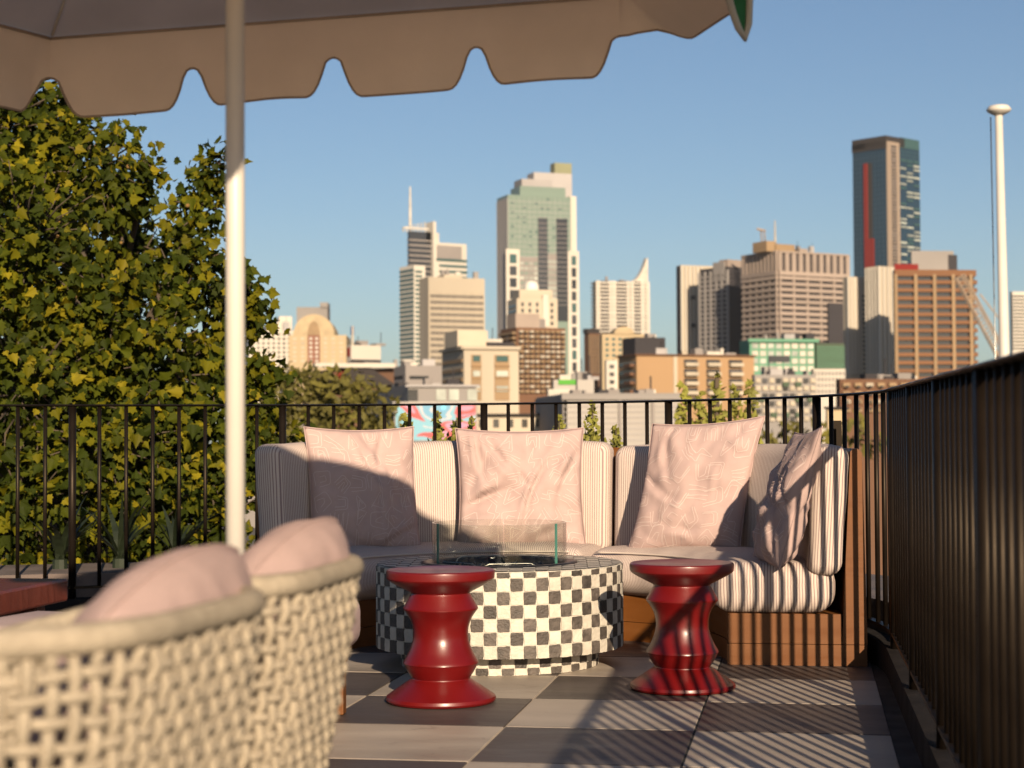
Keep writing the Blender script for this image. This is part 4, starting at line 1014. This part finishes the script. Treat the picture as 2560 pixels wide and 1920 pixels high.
b = Bld('brown_round_tower', 'short dark brown tower with domed top left of the ochre pediment building', 1461, 1474, 1510, 834, 520, 30, c_dbrown)
b.rows('R', 0, b.W, b.z(935), b.z(838), 12, .4, g_dark); b.cols('R', 0, b.W, b.z(935), b.z(838), 6, .25, c_tan, 'pier', .3); b.block(1470, 1502, 822, 834, c_roof, 'roof_cap', .1, .9)
b = Bld('pediment_building', 'ochre building with a small round-topped pediment', 1500, 1506, 1612, 836, 480, 10, c_ochre)
vs = [(b.W*.52+b.W*.24*math.cos(math.pi*i/12), y, b.top+(b.z(817)-b.top)*math.sin(math.pi*i/12)) for y in (-.3, 6) for i in range(13)]
mk('pediment', vs, [tuple(range(13)), tuple(range(13, 26))[::-1]] + [(i+1, i, 13+i, 14+i) for i in range(12)], c_ochre, b.root)
b.grid('R', b.W*.04, b.W*.96, b.z(910), b.z(842), 6, 5, .5, .5, g_teal)
# orange brick flats
b = Bld('orange_brick_flats', 'long orange brick flats with stacks of pale balconies', 1546, 1592, 1886, 886, 300, 20, c_orange)
for px in (1710, 1766, 1822):
    for i in range(5):
        b.fb('R', b.uR(px), b.uR(px+34), b.z(915+i*24), b.z(899+i*24), g_dark, 'window', .1); b.fb('R', b.uR(px), b.uR(px+32), b.z(916+i*24), b.z(907+i*24), c_cream, 'balcony', 1.0)
b.fb('R', b.uR(1684), b.uR(1693), b.z(1000), b.z(892), c_cream, 'downpipe_strip', .15)
for i in range(6):
    b.fb('L', b.D*.06, b.D*.94, b.z(915+i*22), b.z(905+i*22), g_dark, 'window_band', .1); b.fb('L', b.D*.1, b.D*.45, b.z(918+i*22), b.z(910+i*22), c_dbrown, 'balcony', .9)
b.fb('R', -.3, b.W+.3, b.z(890), b.z(886), c_dbrown, 'roof_edge', .4); b.fb('L', -.3, b.D+.3, b.z(890), b.z(886), c_dbrown, 'roof_edge', .4)
b.block(1598, 1674, 843, 886, c_dark, 'roof_plant', .2, .9); b.block(1640, 1660, 832, 846, c_mauve, 'chimney', .4, .6); b.block(1648, 1652, 836, 842, c_white, 'vent', .2, .3)
b.clutter(9, 6)
b = Bld('white_stair_house', 'small white stair tower tucked left of the orange brick flats', 1512, 1516, 1544, 902, 280, 10, c_white, depth=8)
b.grid('R', b.W*.15, b.W*.85, b.z(985), b.z(908), 1, 4, .6, .5, g_dark)
b = Bld('grey_shed_roof', 'wide pale grey metal warehouse wall behind the railing bars', 1340, 1410, 1700, 985, 120, 8, c_lgr)
b.fb('R', -.2, b.W+.2, b.z(1000), b.z(984), c_grey, 'fascia', .25)
for i in range(7): b.fb('R', 0, b.W, b.z(1018+i*14), b.z(1016+i*14), c_silver, 'cladding_joint', .06)
for px in (1545, 1628): b.fb('R', b.uR(px), b.uR(px+7), b.z(1110), b.z(985), c_mauve, 'downpipe', .2)
b.rows('L', 0, b.D, b.z(1100), b.z(990), 1, 1, c_mauve, 'side_wall', .1)
b.clutter(12, 7, 1.2)
# right group
b = Bld('cream_fin_tower', 'cream tower with vertical ribs and narrow window slots', 1694, 1705, 1796, 664, 820, 20, c_cream)
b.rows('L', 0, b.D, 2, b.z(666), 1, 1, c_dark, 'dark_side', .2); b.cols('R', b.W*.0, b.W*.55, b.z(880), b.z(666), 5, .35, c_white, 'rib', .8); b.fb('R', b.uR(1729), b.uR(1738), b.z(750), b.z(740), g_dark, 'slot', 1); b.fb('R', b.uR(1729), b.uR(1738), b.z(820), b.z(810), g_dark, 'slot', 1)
b = Bld('dark_grey_tower', 'dark grey concrete tower in the gap left of the pink precast tower', 1752, 1822, 1868, 668, 790, 38, c_dark)
b.rows('L', 0, b.D, b.z(890), b.z(680), 18, .4, c_grey, 'spandrel', .5); b.cols('L', 0, b.D, b.z(890), b.z(676), 5, .3, c_grey, 'pier', .6); b.rows('R', 0, b.W, b.z(890), b.z(672), 18, .3, c_dark, 'spandrel', .4)
b.block(1822, 1862, 650, 668, c_pinkc, 'roof_block', .0, .3); b.box(-.5, 6, b.D*.1, b.D*.5, b.z(700), b.z(655), c_grey, 'setback')
b = Bld('pink_precast_tower', 'broad pink precast office tower with tall fins round its top', 1861, 1948, 2123, 630, 740, 30, c_dark)
for face, L_, nf in (('R', b.W, 10), ('L', b.D, 9)):
    b.fb(face, 0, L_, b.z(634), b.z(629), c_pinkc, 'cornice', 1.2); b.fb(face, 0, L_, b.z(690), b.z(680), c_pinkc, 'cornice', 1.2)
    b.cols(face, .6, L_-.6, b.z(682), b.z(632), nf, .52, c_pinkc, 'fin', 1.0)
    for i in range(11): b.fb(face, 0, L_, b.z(700.5+i*15), b.z(692.5+i*15), c_pinkc, 'spandrel', 1.1)
    b.cols(face, .8, L_-.8, b.z(856), b.z(690), 5, .14, c_pinkc, 'pier', .7)
b.block(1950, 2000, 610, 630, c_tan, 'plant_room', .1, .5); b.block(1929, 1952, 604, 630, c_tan, 'plant_room', .1, .5); b.block(2012, 2032, 618, 630, c_pinkc, 'plant_room', .1, .4)
MB().tube([(b.uR(1964), 6, b.z(612)), (b.uR(1964), 6, b.z(548))], [.5, .25], 6).build('mast', c_cream, b.root)
b.box(b.uR(2066), b.uR(2108), -2.0, -.9, b.z(860), b.z(756), c_dark, 'service_core')
b.clutter(7, 14, 5)
b = Bld('blue_tower', 'dark blue glass tower with a red vertical stripe', 2138, 2223, 2306, 362, 1000, 42, g_blue)
L_ = b.D; b.rows('L', .2, L_-.2, b.z(690), b.z(378), 26, .07, wm('blue_spandrel', (.05, .10, .15)), 'floor_line', .12); b.cols('L', .2, L_-.2, b.z(690), b.z(378), 9, .04, wm('blue_spandrel', (.05, .10, .15)), 'mullion', .15)
b.fb('L', -.2, L_+.2, b.z(372), b.z(352), c_roof, 'crown_band', .4); b.box(-.4, b.W*.55, 0, b.D, b.z(366), b.z(340), c_roof, 'crown')
b.fb('L', b.uL(2187), b.uL(2167), b.z(668), b.z(404), c_roof, 'slot', .2); b.fb('L', b.uL(2176), b.uL(2167), b.z(668), b.z(404), c_bred, 'red_stripe', .8); b.fb('L', b.uL(2190), b.uL(2168), b.z(690), b.z(596), c_bred, 'red_stripe', .9)
sw = b.uR(2254); b.fb('R', 0, sw, 0, b.z(354), wm('stone_strip', (.40, .31, .24)), 'stone_strip', .5); b.grid('R', sw*.3, sw*.75, b.z(690), b.z(362), 1, 40, .9, .55, g_dark, 'window', .7)
b.grid('R', sw*1.02, b.W, b.z(690), b.z(392), 3, 30, .85, .45, g_pale, 'balcony', .5, skip=.35, alt=g_teal, seed=9); b.rows('R', sw, b.W, b.z(392), b.z(356), 4, .2, g_teal, 'floor_line', .2)
b.block(2260, 2306, 338, 364, g_teal, 'crown_screen', .0, .1)
b.clutter(4, 8, 4)
b = Bld('cream_slit_tower', 'narrow cream ribbed tower left of its taller twin', 2110, 2122, 2168, 695, 610, 25, c_cream)
b.cols('R', 0, b.W*.7, b.z(940), b.z(697), 4, .4, c_white, 'rib', .5); b.rows('R', b.W*.75, b.W, b.z(940), b.z(735), 18, .6, g_dark, 'balcony_gap', .1)
b = Bld('cream_twin_tower', 'taller cream ribbed tower against the brown office block', 2169, 2200, 2243, 669, 600, 32, c_cream)
b.cols('R', 0, b.W, b.z(945), b.z(671), 4, .35, c_white, 'rib', .5); b.cols('L', 0, b.D, b.z(945), b.z(671), 4, .3, c_white, 'rib', .5)
b = Bld('brown_office', 'brown office block with a grid of dark window bays', 2235, 2240, 2440, 680, 550, 6, g_dark, depth=30)
nr = 14; y0, dy = 694, 20.2
b.fb('R', -.3, b.W+.2, b.z(695), b.z(679), c_brown, 'parapet', 1.1)
for i in range(nr): b.fb('R', 0, b.W, b.z(y0+i*dy+20.2), b.z(y0+i*dy+11.5), c_brown, 'spandrel', .9)
for px in (2240, 2290, 2337, 2384, 2428): b.fb('R', b.uR(px-4), b.uR(px+4), b.z(990), b.z(690), c_tan, 'pier', 1.2)
for i in range(nr): b.box(b.W, b.W+.9, 0, b.D, b.z(y0+i*dy+20.2), b.z(y0+i*dy+10), c_brown, 'side_spandrel')
b.block(2284, 2390, 630, 680, c_grey, 'plant_room', .2, .7); b.block(2240, 2300, 664, 680, c_bred, 'sign_screen', .02, .08); b.block(2376, 2398, 640, 690, c_dark, 'exhaust', .1, .2)
b.clutter(5, 13, 4)
b = Bld('green_building', 'mid-rise with pale green framed windows and dark louvred side', 1850, 1875, 2040, 852, 350, 12, c_green)
b.grid('R', b.W*.02, b.W*.98, b.z(934), b.z(858), 8, 4, .72, .66, c_white, 'window', .15, alt=g_pale, seed=2); b.fb('R', b.W*.28, b.W*.6, b.z(908), b.z(892), g_dark, 'terrace_gap', .3)
b.fb('R', -.5, b.W+.5, b.z(858), b.z(850), c_green, 'roof_edge', .8)
b.clutter(8, 9)
b2 = Bld('louvre_wing', 'dark green louvred wing joined to the green framed mid-rise', 2036, 2042, 2112, 862, 352, 16, c_dgreen, depth=20)
b2.rows('R', 0, b2.W, b2.z(922), b2.z(866), 8, .3, c_green, 'louvre', .2)
b = Bld('white_grid_building', 'low white gridded building below the green mid-rise', 2028, 2034, 2114, 926, 300, 10, c_white, depth=15)
b.grid('R', 0, b.W, b.z(990), b.z(930), 9, 4, .55, .6, c_mauve, 'window', .1)
b = Bld('patchwork_flats', 'grey and cream patchwork flats low behind the bars at right', 1880, 1886, 2040, 940, 240, 8, c_grey, depth=16)
b.grid('R', 0, b.W, b.z(1060), b.z(945), 9, 6, .7, .6, c_cream, 'window', .3, alt=g_dark, seed=6); b.grid('R', 0, b.W, b.z(1060), b.z(945), 5, 3, .5, .3, c_dgreen, 'planter', .5, skip=.4, seed=8)
b.clutter(7, 10)
b = Bld('tan_terrace_flats', 'dark tan terrace flats just above the railing corner', 2090, 2100, 2330, 952, 200, 8, c_dbrown, depth=16)
b.grid('R', 0, b.W, b.z(1040), b.z(956), 8, 4, .62, .45, c_tan, 'balcony', .4, alt=c_cream, seed=12); b.grid('R', 0, b.W, b.z(1036), b.z(962), 8, 4, .3, .25, g_dark, 'window', .6, seed=13)
b.clutter(8, 11, 1.6)
b = Bld('banded_tower', 'pale banded tower cut by the right edge of the picture', 2528, 2534, 2700, 735, 700, 10, c_white, depth=30)
b.rows('R', 0, b.W, b.z(880), b.z(740), 16, .45, g_dark)
b = Bld('yellow_house', 'plain yellow rendered house low behind the railing near the corner', 2064, 2068, 2110, 1022, 130, 8, c_ochre, depth=8)
b.fb('R', -.2, b.W+.2, b.z(1026), b.z(1021), c_roof, 'eave', .3)
for i, (pa, pb, yt, d, m, lb) in enumerate([(560, 800, 1040, 330, c_mauve, 'row of mauve low roofs hidden behind the olive tree'), (1180, 1400, 1035, 130, c_cream, 'low cream wall behind the conifer tips'), (1690, 1900, 1060, 110, c_lgr, 'low pale wall under the bright conifer'), (2200, 2600, 990, 400, c_grey, 'distant grey low-rise behind the right railing')]):
    b = Bld('low_building', lb, pa, pa+6, pb, yt, d, 6, m, depth=12); b.grid('R', 0, b.W, b.z(yt+40), b.z(yt+6), 6, 1, .4, .6, g_dark); b.fb('R', -.2, b.W+.2, b.z(yt+4), b.z(yt-1), c_roof, 'eave', .4)
# cranes
def truss(name, label, pts, w_, d, n):
    e = empty(name, at(*pts[0], d)); tag(e, label, 'crane'); e.location.z = BASE
    for a, c in zip(pts, pts[1:]):
        A, B_ = at(*a, d)-e.location, at(*c, d)-e.location; ax = (B_-A).normalized(); sx = ax.cross(Fv).normalized()*w_; sy = ax.cross(sx).normalized()*w_; mb = MB()
        cr = [sx+sy, sx-sy, -sx-sy, -sx+sy]
        for k in cr: mb.tube([A+k, B_+k], w_*.16, 4)
        for i in range(n):
            p, q = A.lerp(B_, i/n), A.lerp(B_, (i+1)/n)
            for k in range(4): mb.tube([p+cr[k], q+cr[(k+1) % 4]], w_*.10, 4)
        mb.build('lattice_boom', c_steel, e)
    return e
e = truss('construction_crane', 'tan lattice crane jib leaning beside the brown office block', [(2398, 690), (2505, 890)], 1.0, 400, 22)
MB().tube([at(2450, 735, 400)-e.location, at(2512, 815, 400)-e.location], .18, 4).build('stay_cable', c_steel, e); MB().tube([at(2498, 880, 400)-e.location, Vector((at(2498, 880, 400).x-e.location.x, at(2498, 880, 400).y-e.location.y, 0))], .8, 6).build('mast', c_steel, e)
e = truss('roof_crane', 'small tower crane above the pink precast tower', [(1912, 640), (1906, 574)], .8, 760, 8)
MB().tube([at(1892, 572, 760)-e.location, at(1914, 578, 760)-e.location], .5, 4).build('jib', c_steel, e)

# ---------------------------------------------------------------- the air between the terrace and the towers
hm = bpy.data.materials.new('haze_air'); hm.use_nodes = True; t = hm.node_tree; t.nodes.remove(t.nodes['Principled BSDF'])
pv = t.nodes.new('ShaderNodeVolumePrincipled'); pv.inputs['Color'].default_value = (.90, .93, 1, 1); pv.inputs['Density'].default_value = .00004; pv.inputs['Anisotropy'].default_value = 0
t.links.new(pv.outputs[0], t.nodes['Material Output'].inputs['Volume'])
hz = MB().box(-2700, 2700, -140, 3100, -17, 330).build('haze', hm); hz['kind'] = 'stuff'; hz['label'] = 'thin pale haze over the city'
